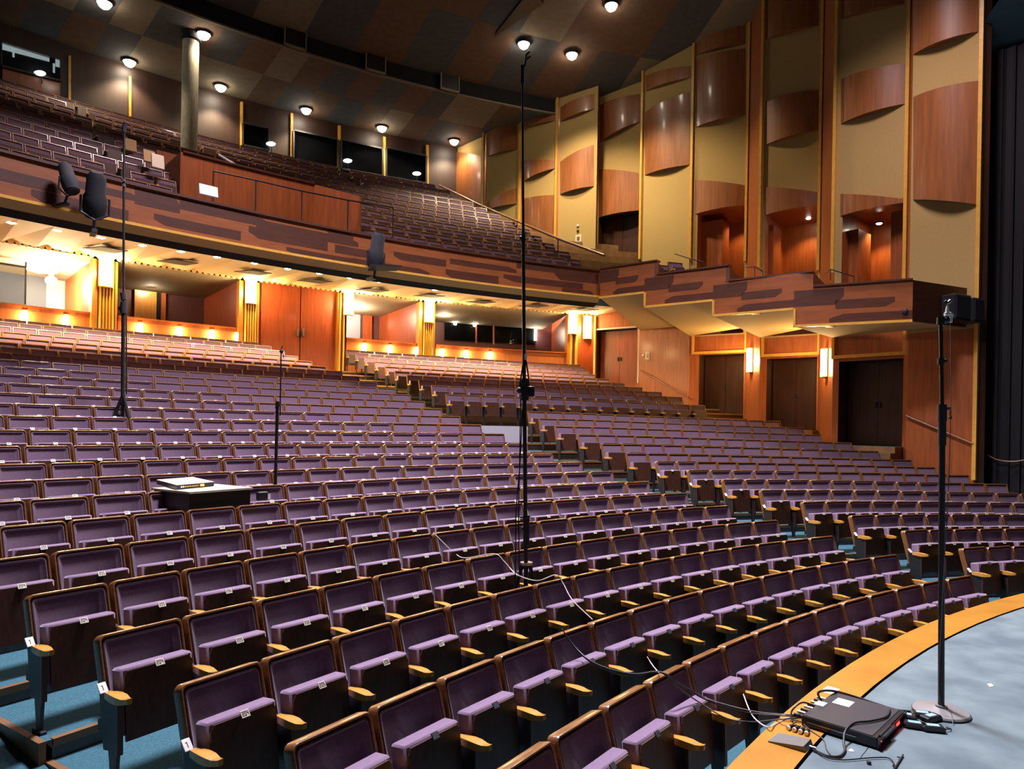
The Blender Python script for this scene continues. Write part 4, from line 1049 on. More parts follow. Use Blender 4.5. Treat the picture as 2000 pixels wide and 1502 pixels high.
single = inview[:300]
ids_ = set(id(s) for s in single)
rest = [s for s in seats if s.get('keep') and id(s) not in ids_]

BLK = {'centre': 'centre block', 'right': 'side block', 'upper': 'rear side block'}
for s in single:
    k, i = s['k'], s['i']; z0 = s['z']-SEAT_H
    r = bpy.data.objects.new('theatre_seat', None); COL.objects.link(r); r.empty_display_size = .1
    r.location = (s['P'][0], s['P'][1], z0); r.rotation_euler = (0, 0, radians(s['ph']-90)); r.scale = (s['w']/W0, 1, 1)
    r['category'] = 'theatre seat'
    row = 'front row' if k == 0 else '%s row from stage' % ORD[k]
    if s['b'] == 'centre':
        r['group'] = 'seats of the centre block'
        j = s['n']-1-i
        if s['first']: r['label'] = 'purple tip-up seat with white row tag at near aisle end, %s' % row
        elif s['last']: r['label'] = 'purple tip-up seat at the middle aisle end, centre block, %s' % row
        else: r['label'] = 'purple tip-up seat, %s in from middle aisle, %s, centre block' % (ORD[j], row)
    else:
        r['group'] = 'seats of the side block'
        if s['first']: r['label'] = 'purple seat with white row tag, middle aisle end, %s, side block' % row
        else: r['label'] = 'purple tip-up seat, %s in from middle aisle, %s, side block' % (ORD[i], row)
    names = ['backrest_frame', 'backrest_pad', 'seat_cushion', 'seat_shell', 'armrest', 'support_leg']
    if s['last']: names += ['armrest_r', 'support_leg_r']
    if s['first']: names.append('row_tag')
    for nm in names:
        c = bpy.data.objects.new(nm.replace('_r', '') if nm in ('armrest_r', 'support_leg_r') else nm, PM[nm]); COL.objects.link(c); c.parent = r
    c = bpy.data.objects.new('number_plate', plate_mesh(204+i if s['b'] == 'centre' else 251+i, k < 2)); COL.objects.link(c); c.parent = r

# remaining rows and the balcony: one mass of the same seats in lighter geometry
def light_seat():
    mb = MB(); mb.T = tilt
    w_ = .258
    mb.box(-w_, -w_+.02, -.012, .05, -.5, 0, 0); mb.box(w_-.02, w_, -.012, .05, -.5, 0, 0); mb.box(-w_+.02, w_-.02, -.012, .05, -.02, 0, 0); mb.box(-w_+.02, w_-.02, .03, .05, -.5, -.02, 0)
    mb.face([(-w_+.022, .008, -.5), (w_-.022, .008, -.5), (w_-.022, .008, -.026), (-w_+.022, .008, -.026)], 1)
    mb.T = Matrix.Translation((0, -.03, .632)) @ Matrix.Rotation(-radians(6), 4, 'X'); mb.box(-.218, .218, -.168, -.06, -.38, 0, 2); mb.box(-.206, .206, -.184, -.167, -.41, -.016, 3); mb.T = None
    x = -.27; mb.box(x-.03, x+.03, -.39, -.17, .50, .538, 4); mb.box(x-.013, x+.013, -.30, -.11, .21, .51, 5); mb.box(x-.012, x+.012, -.285, -.23, 0, .22, 5)
    return mb
LS = light_seat(); big = MB()
def put(s):
    T = Matrix.Translation((P2(s['R'], s['ph'])[0], P2(s['R'], s['ph'])[1], s['z']-SEAT_H)) @ Matrix.Rotation(radians(s['ph']-90), 4, 'Z') @ Matrix.Diagonal((s['w']/W0, 1, 1, 1))
    b = len(big.v); big.v.extend(tuple(T @ Vector(v)) for v in LS.v); big.f.extend([[i+b for i in f] for f in LS.f]); big.m.extend(LS.m)
for s in rest: put(s)
for s in bal: put(s)
for x in (1275, 1297, 1319):                       # seats standing in the farthest side box
    P = on_plane(x, 495, at(1262, 495, 21.9), at(1335, 489, 20.6)); put(dict(R=rad_of(P), ph=phi_of(P), z=EYE+5.0, w=.5))
sm_ = big.build('theatre_seats', ['seat_wood', 'velour', 'velour_lit', 'shell_wood', 'arm_wood', 'black_metal'])
tag(sm_, 'mass of purple tip-up seats filling the rear rows and the balcony', 'seats', None, 'stuff')
# ------------------------------------------------------------------ microphone stands
def spline(pts, n=8):
    pts = [Vector(p) for p in pts]; out = []
    for i in range(len(pts)-1):
        p0, p1, p2, p3 = pts[max(i-1, 0)], pts[i], pts[i+1], pts[min(i+2, len(pts)-1)]
        for j in range(n):
            t = j/n; out.append(0.5*((2*p1)+(-p0+p2)*t+(2*p0-5*p1+4*p2-p3)*t*t+(-p0+3*p1-3*p2+p3)*t**3))
    out.append(pts[-1]); return out
# stand on the stage
B = on_z(1838, 1392, ZS); Y0 = B[1]
g = thing('microphone_stand', 'black microphone stand with round grey base standing on the blue stage floor', 'microphone stand', B)
T = local(g)
def part(name, mat, fn, root, smooth=True):
    mb = MB(); mb.T = local(root); fn(mb); return mb.build(name, mat, root, smooth=smooth)
Z = lambda x, y: at(x, y, Y0)
part('base', 'base_grey', lambda m: m.lathe([(.0, .0), (.140, .0), (.143, .010), (.136, .018), (.06, .026), (.03, .034), (.03, .045)], 40, c=B), g)
part('base_rubber', 'rubber', lambda m: m.lathe([(.138, -.0), (.146, .002), (.146, .008), (.138, .011)], 40, c=B), g)
part('lower_tube', 'black_metal', lambda m: m.tube([(B[0], B[1], B[2]+.03), Z(1840, 800)], .0165, 14), g)
part('sleeve', 'dark_iron', lambda m: m.tube([Z(1840, 870), Z(1840, 805)], .021, 14), g)
part('upper_tube', 'black_metal', lambda m: m.tube([Z(1840, 800), Z(1837, 620)], .0105, 12), g)
def clamp(m):
    m.tube([Z(1840, 822), Z(1840, 790)], .024, 12); m.tube([Z(1834, 802), Z(1852, 797)], .010, 8); m.tube([Z(1846, 797), Z(1855, 798)], .008, 8)
part('clutch', 'dark_iron', clamp, g)
part('lever', 'black_metal', lambda m: (m.tube([Z(1852, 797), Z(1856, 800)], .007, 8), m.tube([Z(1856, 795), Z(1856, 815)], .005, 8), m.ball(Z(1856, 816), .010, 8)), g)
part('collar', 'dark_iron', lambda m: (m.tube([Z(1837.5, 712), Z(1837.5, 700)], .017, 12), m.tube([Z(1837, 707), Z(1846, 705)], .009, 8)), g)
part('collar_knob', 'rubber', lambda m: m.ball(Z(1846, 705), .013, 8), g)
part('top_clamp', 'dark_iron', lambda m: (m.tube([Z(1837, 634), Z(1837, 620)], .020, 12), m.tube([Z(1838, 627), Z(1852, 625)], .018, 10)), g)
mic = thing('microphone_pair', 'small silver microphone pair clipped on top of the stage stand', 'microphone', Z(1851, 617))
part('bracket', 'white_card', lambda m: (m.tube([Z(1845, 614), Z(1856, 613), Z(1861, 617)], .011, 8), m.tube([Z(1858, 616), Z(1857, 630)], .008, 8), m.tube([Z(1850, 613), Z(1850, 604), Z(1851, 596)], [.011, .009, .005], 8)), mic)
part('capsule', 'steel', lambda m: m.tube([Z(1851, 592), Z(1857, 587)], .010, 10), mic)
part('capsule', 'rubber', lambda m: m.tube([Z(1849, 592), Z(1846, 587)], .009, 10), mic)
cab = MB(); cab.tube(spline([Z(1856, 632), Z(1857, 700), (Z(1848, 900)[0], Y0-.03, Z(1848, 900)[2]), (Z(1833, 1200)[0], Y0-.03, Z(1833, 1200)[2]), (B[0]-.05, B[1]-.06, ZS+.12), (B[0]-.02, B[1]-.12, ZS+.045), (B[0]-.04, B[1]-.17, ZS+.006)]), .0018, 6)
tag(cab.build('microphone_cable', 'cable_grey', smooth=True), 'thin cable hanging down beside the stage microphone stand', 'cable')

def tall_stand(label, foot_px, R, k, top, segs, extra=None):
    base = on_R(foot_px[0], foot_px[1], R); Y = base[1]; zfl = zf(k)
    top_p = at(top[0], top[1], Y); f = (at(foot_px[0], foot_px[1], Y)[0], Y, zfl)
    g = thing('microphone_stand', label, 'microphone stand', f); return g, Y, zfl
# tallest stand, centre of the photo
R_ = 17.87; q = on_R(1027, 1100, R_); Yc = q[1]; zfl = zf(3)
zfl = zf(2) if rad_of(q) < RK(3)-.41 else zf(3)
gx = at(1027, 1120, Yc)[0]
g = thing('microphone_stand', 'tallest black stand rising from the seats in the middle of the photo', 'microphone stand', (gx, Yc, zfl))
Z = lambda x, y: at(x, y, Yc)
part('main_tube', 'black_metal', lambda m: m.tube([(gx, Yc, zfl+.05), Z(1027, 1100), Z(1024, 745)], .020, 14), g)
part('lower_sleeve', 'dark_iron', lambda m: m.tube([Z(1028, 1063), Z(1028, 1008)], .031, 14), g)
part('sleeve_clamp', 'dark_iron', lambda m: (m.tube([Z(1028, 1017), Z(1028, 1006)], .034, 14), m.tube([Z(1015, 1010), Z(1028, 1010)], .012, 8), m.tube([Z(1018, 1031), Z(1028, 1033)], .014, 8)), g)
part('upper_tube', 'black_metal', lambda m: m.tube([Z(1024, 745), Z(1022, 460)], .0175, 12), g)
part('mast', 'black_metal', lambda m: m.tube([Z(1022, 465), Z(1021, 300), Z(1020.5, 150)], [.014, .0105, .010], 12), g)
part('mast_collar', 'dark_iron', lambda m: (m.tube([Z(1022, 474), Z(1022, 458)], .022, 12), m.ball(Z(1018, 465), .024, 10)), g)
part('winch_box', 'dark_iron', lambda m: (m.tube([Z(1025, 782), Z(1025, 740)], .040, 12), m.ball(Z(1015, 762), .032, 10)), g)
def wb(m):
    a = Z(1028, 775); b = Z(1044, 755); m.box(a[0], b[0], Yc-.06, Yc+.04, a[2], b[2], 0, .008)
part('winch_gear', 'black_metal', wb, g)
part('tape_band', 'tape_white', lambda m: m.tube([Z(1026, 703), Z(1025.5, 692)], .020, 12), g)
for s in (-1, 1):
    part('loose_cable', 'rubber', lambda m, s=s: m.tube(spline([Z(1025+s*2, 703), Z(1023+s*9 if s > 0 else 1018, 735), Z(1024+s*10, 765)]), .008, 6), g)
part('mast_head', 'dark_iron', lambda m: (m.tube([Z(1020.5, 165), Z(1020.5, 128)], .021, 10), m.tube([Z(1024, 130), Z(1028, 108)], .012, 8), m.tube([Z(1026, 118), Z(1036, 110)], .010, 8)), g)
part('leg_hub', 'steel', lambda m: m.tube([Z(1028, 1103), Z(1028, 1098)], .062, 10), g)
for i, (dx, dy) in enumerate(((-.30, -.02), (.27, -.05), (.02, .30))):
    h = Z(1028, 1100)
    part('leg', 'black_metal', lambda m: m.tube([(h[0]+dx*.12, h[1]+dy*.12, h[2]-.01), (gx+dx*.9, Yc+dy*.9, zfl+.02)], .019, 8), g)
    part('brace', 'steel', lambda m: m.tube([(gx, Yc, zfl+.14), (gx+dx*.55, Yc+dy*.55, zfl+.22)], .008, 6), g)
mb = MB()
mb.tube(spline([Z(1020, 800), Z(1016, 900), Z(1008, 1000), Z(1007, 1080), (gx-.10, Yc-.02, zfl+.05)]), .006, 6)
mb.tube(spline([Z(1017, 770), Z(1015, 900), Z(1013, 1000), Z(1014, 1090), (gx-.05, Yc-.02, zfl+.05)]), .006, 6)
tag(mb.build('microphone_cable', 'rubber', smooth=True), 'black cables hanging along the tallest stand', 'cable')
mm = thing('microphone_bar', 'dark microphone fixed to the head of the tallest stand', 'microphone', Z(1030, 105))
part('body', 'black_metal', lambda m: m.tube([Z(1026, 108), Z(1032, 102)], .013, 8), mm); part('tip', 'dark_iron', lambda m: m.ball(Z(1033, 101), .014, 8), mm)

# stand by the photo edge, before the fluted pilaster
q = on_R(240, 785, RK(13)-.15); Yl = q[1]; Z = lambda x, y: at(x, y, Yl); zfl = zf(13)
fx = at(240.5, 792, Yl)[0]
g = thing('microphone_stand', 'tall thin black stand on a tripod in front of the gilded pilaster', 'microphone stand', (fx, Yl, zfl))
part('lower_tube', 'black_metal', lambda m: m.tube([(fx, Yl, zfl+.03), Z(241, 605)], .030, 12), g)
part('guide_rod', 'black_metal', lambda m: m.tube([Z(247, 770), Z(246.5, 612)], .012, 8), g)
part('mid_tube', 'black_metal', lambda m: m.tube([Z(241, 605), Z(242, 330)], .019, 10), g)
part('top_tube', 'black_metal', lambda m: m.tube([Z(242, 330), Z(243, 250)], .017, 10), g)
part('clutch', 'dark_iron', lambda m: (m.tube([Z(241, 612), Z(241, 590)], .055, 10), m.ball(Z(235, 602), .045, 8), m.tube([Z(242, 586), Z(240, 572)], .045, 8)), g)
part('collar', 'steel', lambda m: (m.tube([Z(241.5, 355), Z(241.5, 350)], .035, 8), m.tube([Z(241.5, 365), Z(241.5, 360)], .035, 8)), g)
part('head', 'dark_iron', lambda m: m.tube([Z(242, 258), Z(243.5, 245), Z(246, 240)], .035, 8), g)
for s in ((-.36, -.05), (.30, -.12), (.05, .3)):
    h = Z(241, 770); part('leg', 'black_metal', lambda m: m.tube([(h[0], h[1], h[2]), (fx+s[0]*1.05, Yl+s[1], zfl+.02)], .028, 8), g)
# thin stand among the seats behind the small table
q = on_R(538, 942, RK(7)+.30); Ym = q[1]; Z = lambda x, y: at(x, y, Ym); zfl = zf(8)
fx = at(537, 945, Ym)[0]
g = thing('microphone_stand', 'shorter thin black stand rising from the seats behind the small table', 'microphone stand', (fx, Ym, zfl))
part('lower_tube', 'black_metal', lambda m: m.tube([(fx, Ym, zfl+.03), Z(542, 787)], .021, 10), g)
part('upper_tube', 'black_metal', lambda m: m.tube([Z(547, 812), Z(549, 690)], .009, 8), g)
part('clutch', 'dark_iron', lambda m: (m.tube([Z(541, 798), Z(542, 784)], .026, 8), m.tube([Z(542, 792), Z(548, 790)], .018, 8)), g)
part('microphone', 'rubber', lambda m: (m.ball(Z(550, 686), .03, 8), m.tube([Z(549, 684), Z(552, 675)], .006, 6), m.tube([Z(553, 690), Z(554, 700)], .006, 6)), g)
part('leg', 'black_metal', lambda m: m.tube([(fx-.28, Ym-.05, zfl+.015), (fx, Ym, zfl+.3)], .012, 6), g)
part('leg', 'black_metal', lambda m: m.tube([(fx+.28, Ym-.05, zfl+.015), (fx, Ym, zfl+.3)], .012, 6), g)
part('leg', 'black_metal', lambda m: m.tube([(fx, Ym+.25, zfl+.015), (fx, Ym, zfl+.3)], .012, 6), g)

# ------------------------------------------------------------------ small table over the seats, with its rack unit
zt_ = on_R(370, 961, 21.0)[2]
a, b, c = on_z(296, 953, zt_), on_z(370, 961, zt_), on_z(494, 952, zt_)
g = thing('folding_table', 'small pale-topped table with black skirt set over the seats', 'table', (b[0], b[1], zf(7)))
ux = Vector((c[0]-b[0], c[1]-b[1], 0)); vx = Vector((a[0]-b[0], a[1]-b[1], 0)); B_ = Vector((b[0], b[1], 0))
cor = [B_, B_+ux, B_+ux+vx, B_+vx]
L3 = lambda p, z: (p.x, p.y, z)
part('tabletop', 'table_top', lambda m: m.prism([L3(p, zt_-.022) for p in cor], (0, 0, .022)), g, False)
ctr = sum(cor, Vector())/4
ins = [p+(ctr-p)*.05 for p in cor]
part('skirt', 'black_metal', lambda m: [m.prism([L3(p, zt_-.22), L3(q, zt_-.22), L3(q, zt_-.022), L3(p, zt_-.022)], tuple((ctr-(p+q)/2).normalized()*.012)) for p, q in ((ins[0], ins[1]), (ins[0], ins[3]), (ins[3], ins[2]))], g, False)
for p in ins: part('leg', 'black_metal', lambda m: m.tube([L3(p+(ctr-p)*.03, zf(7)+.0), L3(p+(ctr-p)*.03, zt_-.022)], .013, 8), g)
d0, d1, d2 = on_z(345, 957, zt_), on_z(418, 950, zt_), on_z(306, 946, zt_)
D0 = Vector((d0[0], d0[1], 0)); DU = Vector((d1[0]-d0[0], d1[1]-d0[1], 0)); DV = Vector((d2[0]-d0[0], d2[1]-d0[1], 0))
g2 = thing('preamplifier', 'flat rack unit with a row of glowing amber lamps on the small table', 'rack unit', (d0[0], d0[1], zt_))
c4 = [D0, D0+DU, D0+DU+DV, D0+DV]
part('casing', 'case_black', lambda m: m.prism([L3(p, zt_+.004) for p in c4], (0, 0, .046)), g2, False)
part('lid', 'table_top', lambda m: m.prism([L3(p, zt_+.050) for p in c4], (0, 0, .005)), g2, False)
nrm = Vector((DU.y, -DU.x, 0)).normalized()
for i in range(10):
    p = D0+DU*(.12+i*.048)+nrm*.001; part('indicator', 'led_white' if i < 2 else 'led_amber', lambda m: m.ball((p.x, p.y, zt_+.028), .0045 if i > 1 else .007, 6), g2)
for i in (0, 1):
    p = D0+DU*(.64+i*.055)+nrm*.001; part('meter_lamp', 'led_amber', lambda m: m.ball((p.x, p.y, zt_+.028), .013, 8), g2)
p = on_R(513, 968, RK(7)-.09); g = thing('power_adapter', 'small black pouch with white tag leaning on a seat back beside the table', 'pouch', p, radians(phi_of(p)-90))
mb = MB(); mb.T = None; mb.box(-.075, .06, -.03, .03, -.055, .05, 0, .012); mb.build('body', 'rubber', g)
mb = MB(); mb.box(.05, .085, -.036, -.031, -.045, .02, 0); mb.build('tag', 'white_card', g)

# ------------------------------------------------------------------ rack box, adapters, connectors and cables on the stage
zr = ZS+.058
fr, flp, brp = on_z(1712, 1441, zr), on_z(1577, 1400, zr), on_z(1758, 1396, zr)
F0 = Vector((fr[0], fr[1], 0)); U = Vector((brp[0]-fr[0], brp[1]-fr[1], 0)); V = Vector((flp[0]-fr[0], flp[1]-fr[1], 0))
U = U.normalized()*.482; V = (V-U.normalized()*V.dot(U.normalized())).normalized()*.37
g = thing('rack_unit', 'large black rack unit lying across the stage edge', 'rack unit', L3(F0, ZS))
c4 = [F0, F0+U, F0+U+V, F0+V]
part('casing', 'case_black', lambda m: m.prism([L3(p, ZS+.008) for p in c4], (0, 0, .048)), g, False)
part('top_cover', 'case_top', lambda m: m.prism([L3(F0+U*a_+V*b_, ZS+.056) for a_, b_ in ((.02, .06), (.98, .06), (.98, .99), (.02, .99))], (0, 0, .003)), g, False)
un, vn = U.normalized(), V.normalized()
part('front_panel', 'red_panel', lambda m: m.prism([L3(F0+U*.06-vn*.006, ZS+.012), L3(F0+U*.94-vn*.006, ZS+.012), L3(F0+U*.94-vn*.006, ZS+.050), L3(F0+U*.06-vn*.006, ZS+.050)], tuple(vn*.006)), g, False)
part('indicator', 'led_red', lambda m: m.ball(L3(F0+U*.10-vn*.008, ZS+.028), .004, 6), g)
part('indicator', 'led_red', lambda m: m.prism([L3(F0+U*.66-vn*.008, ZS+.022), L3(F0+U*.76-vn*.008, ZS+.022), L3(F0+U*.76-vn*.008, ZS+.036), L3(F0+U*.66-vn*.008, ZS+.036)], tuple(vn*.002)), g, False)
for a_ in (.03, .97): part('rack_ear', 'case_black', lambda m: m.prism([L3(F0+U*(a_-.05)-vn*.01, ZS+.008), L3(F0+U*(a_+.05)-vn*.01, ZS+.008), L3(F0+U*(a_+.05)-vn*.01, ZS+.056), L3(F0+U*(a_-.05)-vn*.01, ZS+.056)], tuple(vn*.004)), g, False)
part('handle', 'dark_iron', lambda m: m.tube([L3(F0+U*.05-vn*.008, ZS+.060), L3(F0+U*.42-vn*.008, ZS+.060)], .007, 8), g)
part('side_rail', 'steel', lambda m: m.prism([L3(F0-un*.002+V*.25, ZS+.030), L3(F0-un*.002+V*.92, ZS+.030), L3(F0-un*.002+V*.92, ZS+.034), L3(F0-un*.002+V*.25, ZS+.034)], tuple(-un*.004)), g, False)
rack = g
for i, (a_, b_, sx, sy, lab) in enumerate(((.62, .62, .10, .09, 'larger white paper label taped on the top of the rack unit'), (.42, .90, .07, .05, 'small white paper label on the rear corner of the rack unit'), (.88, .97, .12, .07, 'folded white paper on the cables behind the rack unit'))):
    p = F0+U*a_+V*b_; mb = MB(); mb.prism([L3(p, ZS+.0595), L3(p+un*sx, ZS+.0595), L3(p+un*sx+vn*sy, ZS+.0595), L3(p+vn*sy, ZS+.0595)], (0, 0, .001))
    tag(mb.build('paper_label', 'paper'), lab, 'paper')
for i in range(8):                                  # plugs in the rear of the unit
    p = F0+U*(.10+.10*i)+V*1.0; part('plug', 'steel' if i % 2 else 'rubber', lambda m: m.tube([L3(p, ZS+.034), L3(p+vn*.06, ZS+.034)], .009, 8), rack)
for i, (x, y, rz, lab) in enumerate(((1768, 1404, -.5, 'beside the rack unit front'), (1786, 1421, -.35, 'closest to the rack unit corner'), (1822, 1427, -.2, 'nearest the frame bottom'), (1801, 1401, -.3, 'behind the others by the round base'), (1818, 1407, .4, 'touching the round stand base'))):
    p = on_z(x, y, ZS); g = thing('power_supply', 'black power supply with blue label, '+lab, 'power supply', p, rz, 'power supplies on the stage')
    mb = MB(); mb.box(-.055, .055, -.032, .032, 0, .030, 0, .008); mb.build('casing', 'case_black', g)
    mb = MB(); mb.box(-.03, .03, -.014, .016, .030, .0312, 0); mb.build('label', 'label_blue', g)
    mb = MB(); mb.tube(spline([(.055, 0, .014), (.08, .01, .012), (.10, .035, .006), (.085, .06, .004)]), .003, 6); mb.build('lead', 'rubber', g)
e0, e1 = on_z(1543, 1420, ZS+.016), on_z(1576, 1430, ZS+.016); rv = (Vector(e1)-Vector(e0)); rn = Vector((-rv.y, rv.x, 0)).normalized()
if rn.y > 0: rn = -rn
for i in range(4):
    p = Vector(e0)+rv*(i/3); g = thing('cable_connector', 'silver and black cable plug on the timber edge, %s of four from the auditorium side' % ORD[i], 'plug', tuple(p), atan2(rn.y, rn.x)+(i-1.5)*.12, 'four plugs on the timber stage edge')
    mb = MB(); mb.tube([(-.028, 0, 0), (.012, 0, .0)], .0105, 12); mb.build('barrel', 'rubber', g, smooth=True)
    mb = MB(); mb.tube([(.012, 0, 0), (.024, 0, 0)], .0112, 12); mb.build('ring', 'white_card', g, smooth=True)
    mb = MB(); mb.tube([(-.028, 0, 0), (-.06, 0, -.004)], [.007, .004], 8); mb.build('boot', 'cable_grey', g)
# wedge-shaped boundary microphone by the frame bottom
a, b, c, d = on_z(1500, 1449, ZS+.005), on_z(1524, 1437, ZS+.005), on_z(1588, 1456, ZS+.005), on_z(1574, 1470, ZS+.005)
g = thing('boundary_microphone', 'grey wedge-shaped boundary microphone on the timber stage edge', 'microphone', a)
mb = MB(); mb.T = local(g); Aq = [Vector(q) for q in (a, b, c, d)]; up = Vector((0, 0, 1))
top = [Aq[0]+up*.005, Aq[1]*.85+Aq[0]*.15+up*.020, Aq[2]*.93+Aq[1]*.07+up*.030, Aq[3]*.93+Aq[0]*.07+up*.026]
mb.face([tuple(p) for p in Aq][::-1]); mb.face([tuple(p) for p in top])
for i in range(4): j = (i+1) % 4; mb.face([tuple(Aq[i]), tuple(Aq[j]), tuple(top[j]), tuple(top[i])])
mb.build('housing', 'wedge_grey', g); part('cable_socket', 'steel', lambda m: m.tube([tuple((Aq[2]+Aq[3])/2+up*.012), tuple((Aq[2]+Aq[3])/2+up*.012+(Aq[2]-Aq[1]).normalized()*.03)], .007, 8), g)

def cable(pts, r, mat, label, group=None):
    mb = MB(); mb.tube(spline(pts), r, 6); o = mb.build('cable', mat, smooth=True); tag(o, label, 'cable', group); return o
zc = ZS+.008
S = lambda x, y, z=None: on_z(x, y, zc if z is None else z)
for i, (o1, o2, lab) in enumerate(((0, 0, 'topmost grey cable draped from the seats to the rack unit'), (6, 5, 'middle grey cable draped from the seats to the rack unit'), (14, 26, 'lowest grey cable sagging from the seats to the rack unit'))):
    cable([on_R(1098, 1229, RK(1)-.02), on_R(1122, 1262+o1*.2, RK(1)-.10), on_R(1150, 1288+o1*.2, RK(1)-.24), on_R(1190, 1306+o1*.4, RK(1)-.38), on_R(1240, 1316+o1*.2, RK(1)-.55), on_R(1290, 1312+o1*.1, RK(0)-.02),
           on_R(1330, 1337+o2*.4, RK(0)-.12), on_R(1375, 1362+o2*.6, RK(0)-.22), on_R(1420, 1377+o2, RK(0)-.40), on_R(1470, 1389+o2*.8, RK(0)-.60), S(1520, 1395+o2*.4, ZS+.02), S(1560, 1396+i*3, ZS+.02), S(1592, 1390+i*5, ZS+.03)], .0045, 'cable_grey', lab, 'grey cables from the seats to the rack unit')
cable([on_R(846, 1040, RK(4)-.02), on_R(872, 1066, RK(4)-.12), on_R(890, 1082, RK(4)-.2), on_R(910, 1090, RK(4)-.42), on_R(965, 1082, RK(3)+.0), on_R(984, 1096, RK(3)-.1), on_R(1000, 1114, RK(3)-.2), on_R(1015, 1125, RK(3)-.42), on_R(1050, 1134, RK(2)+.06), on_R(1086, 1123, RK(2)-.01), on_R(1100, 1140, RK(2)-.06), on_R(1118, 1172, RK(2)-.2), on_R(1157, 1210, RK(2)-.42)], .005, 'cable_white', 'white cable running over the seat backs past the tallest stand')
cable([on_R(1264, 1283, RK(1)-.40), on_R(1275, 1300, RK(1)-.5), on_R(1287, 1314, RK(0)-.02)], .004, 'cable_white', 'short white cable crossing between the two front rows')
cable([on_R(1452, 1356, RK(0)-.36), on_R(1460, 1378, RK(0)-.45), on_R(1470, 1398, RK(0)-.6), on_R(1484, 1412, RK(0)-.75), S(1500, 1420, ZS+.02), S(1515, 1414), S(1538, 1402), S(1556, 1400)], .004, 'cable_white', 'white cable climbing from the front row onto the timber stage edge')
cable([S(1594, 1380, ZS+.05), S(1568, 1372, ZS+.09), S(1550, 1384, ZS+.07), S(1545, 1396, ZS+.02), S(1548, 1410)], .0045, 'rubber', 'small black cable loop behind the rack unit')
cable([S(1606, 1372, ZS+.04), S(1598, 1353, ZS+.09), S(1622, 1349, ZS+.08), S(1660, 1358, ZS+.03), S(1716, 1376, ZS+.012), S(1745, 1386), S(1780, 1390), S(1815, 1396)], .007, 'rubber', 'thick black cable passing behind the rack unit towards the stand base')
cable([S(1738, 1386, ZS+.066), S(1730, 1400, ZS+.068), S(1700, 1408, ZS+.068), S(1668, 1412, ZS+.068), S(1651, 1428, ZS+.055), S(1648, 1452, ZS+.02), S(1650, 1466), S(1640, 1477), S(1618, 1477), S(1600, 1470), S(1588, 1463, ZS+.012)], .006, 'dark_iron', 'black cable lying over the rack unit and back to the boundary microphone')
cable([S(1590, 1464), S(1615, 1480), S(1650, 1484), S(1700, 1480), S(1733, 1480), S(1745, 1489), S(1744, 1496)], .003, 'dark_iron', 'thin dark cable snaking along the frame bottom on the stage')
cable([S(1570, 1415, ZS+.02), S(1588, 1430), S(1608, 1444), S(1613, 1460), S(1622, 1474)], .0028, 'cable_grey', 'thin grey cable between the plugs and the boundary microphone')
for poly, lab in (([(1657, 1465), (1663, 1462), (1669, 1468), (1660, 1468)], 'small white paper scrap on the stage in front of the rack unit'), ([(1928, 1336), (1936, 1335), (1941, 1340), (1934, 1342)], 'small white paper scrap far out on the open stage floor')):
    mb = MB(); mb.prism([on_z(x, y, ZS+.001) for x, y in poly], (0, 0, .001)); tag(mb.build('paper_scrap', 'paper'), lab, 'paper')
mb = MB(); mb.prism([on_z(x, y, ZS+.0006) for x, y in ((1699, 1455), (1700.5, 1455.5), (1680.5, 1481), (1679, 1481))], (0, 0, .0006)); o = mb.build('floor_stage_seam', 'black_void'); o['kind'] = 'structure'
mb = MB(); mb.tube([S(1764, 1474), S(1747, 1501)], .004, 6); mb.tube([S(1752, 1478), S(1760, 1480)], .003, 6); tag(mb.build('tension_rod', 'dark_iron'), 'thin dark rod lying on the stage at the frame bottom', 'rod')
mb = MB(); mb.ball(on_z(1697, 1489, ZS+.008), .012, 8, sq=(1, 1, .6)); tag(mb.build('rubber_foot', 'rubber'), 'tiny black rubber foot lost on the stage floor at the frame bottom', 'rubber foot')

# ------------------------------------------------------------------ handrails, wall fittings, balcony gear
def rail_on(b, pts, label, r=.028, posts=()):
    n = inward(b); P = [off(wp(b, x, y), n, .09) for x, y in pts]
    g = thing('handrail', label, 'handrail', P[0]); part('rail', 'rail_wood', lambda m: m.tube(P, r, 10), g)
    for t in (.08, .5, .92):
        q = Vector(P[0])+(Vector(P[-1])-Vector(P[0]))*t; part('bracket', 'dark_iron', lambda m: m.tube([tuple(q), off((q.x, q.y, q.z-.04), n, -.09)], .010, 6), g)
rail_on(3, [(1254, 724), (1346, 776)], 'brown handrail descending along the side wall by the corner doors')
rail_on(7, [(1772, 812), (1903, 867)], 'brown handrail descending along the side wall beside the drape')
H = [on_R(858, 362, 41.6), on_R(930, 397, 38.6), on_R(1010, 432, 35.4), on_R(1090, 466, 32.2), on_R(1180, 499, 29.6)]
g = thing('handrail', 'long timber handrail sloping down beside the balcony seats to the side boxes', 'handrail', H[0]); part('rail', 'rail_wood', lambda m: m.tube(H, .045, 10), g)
for q in H[1:4]: part('post', 'dark_iron', lambda m: m.tube([q, (q[0], q[1], q[2]-.8)], .02, 6), g)
H = [on_R(x, y, 31.0) for x, y in ((417, 334), (500, 352), (590, 373), (680, 391), (768, 405))]
g = thing('guard_rail', 'thin black guard rail in front of the timber control box', 'guard rail', H[0]); part('rail', 'wire_rail', lambda m: m.tube(H, .022, 8), g)
for q in H: part('post', 'wire_rail', lambda m: m.tube([q, (q[0], q[1], ZJ(1)-SEAT_H)], .018, 6), g)
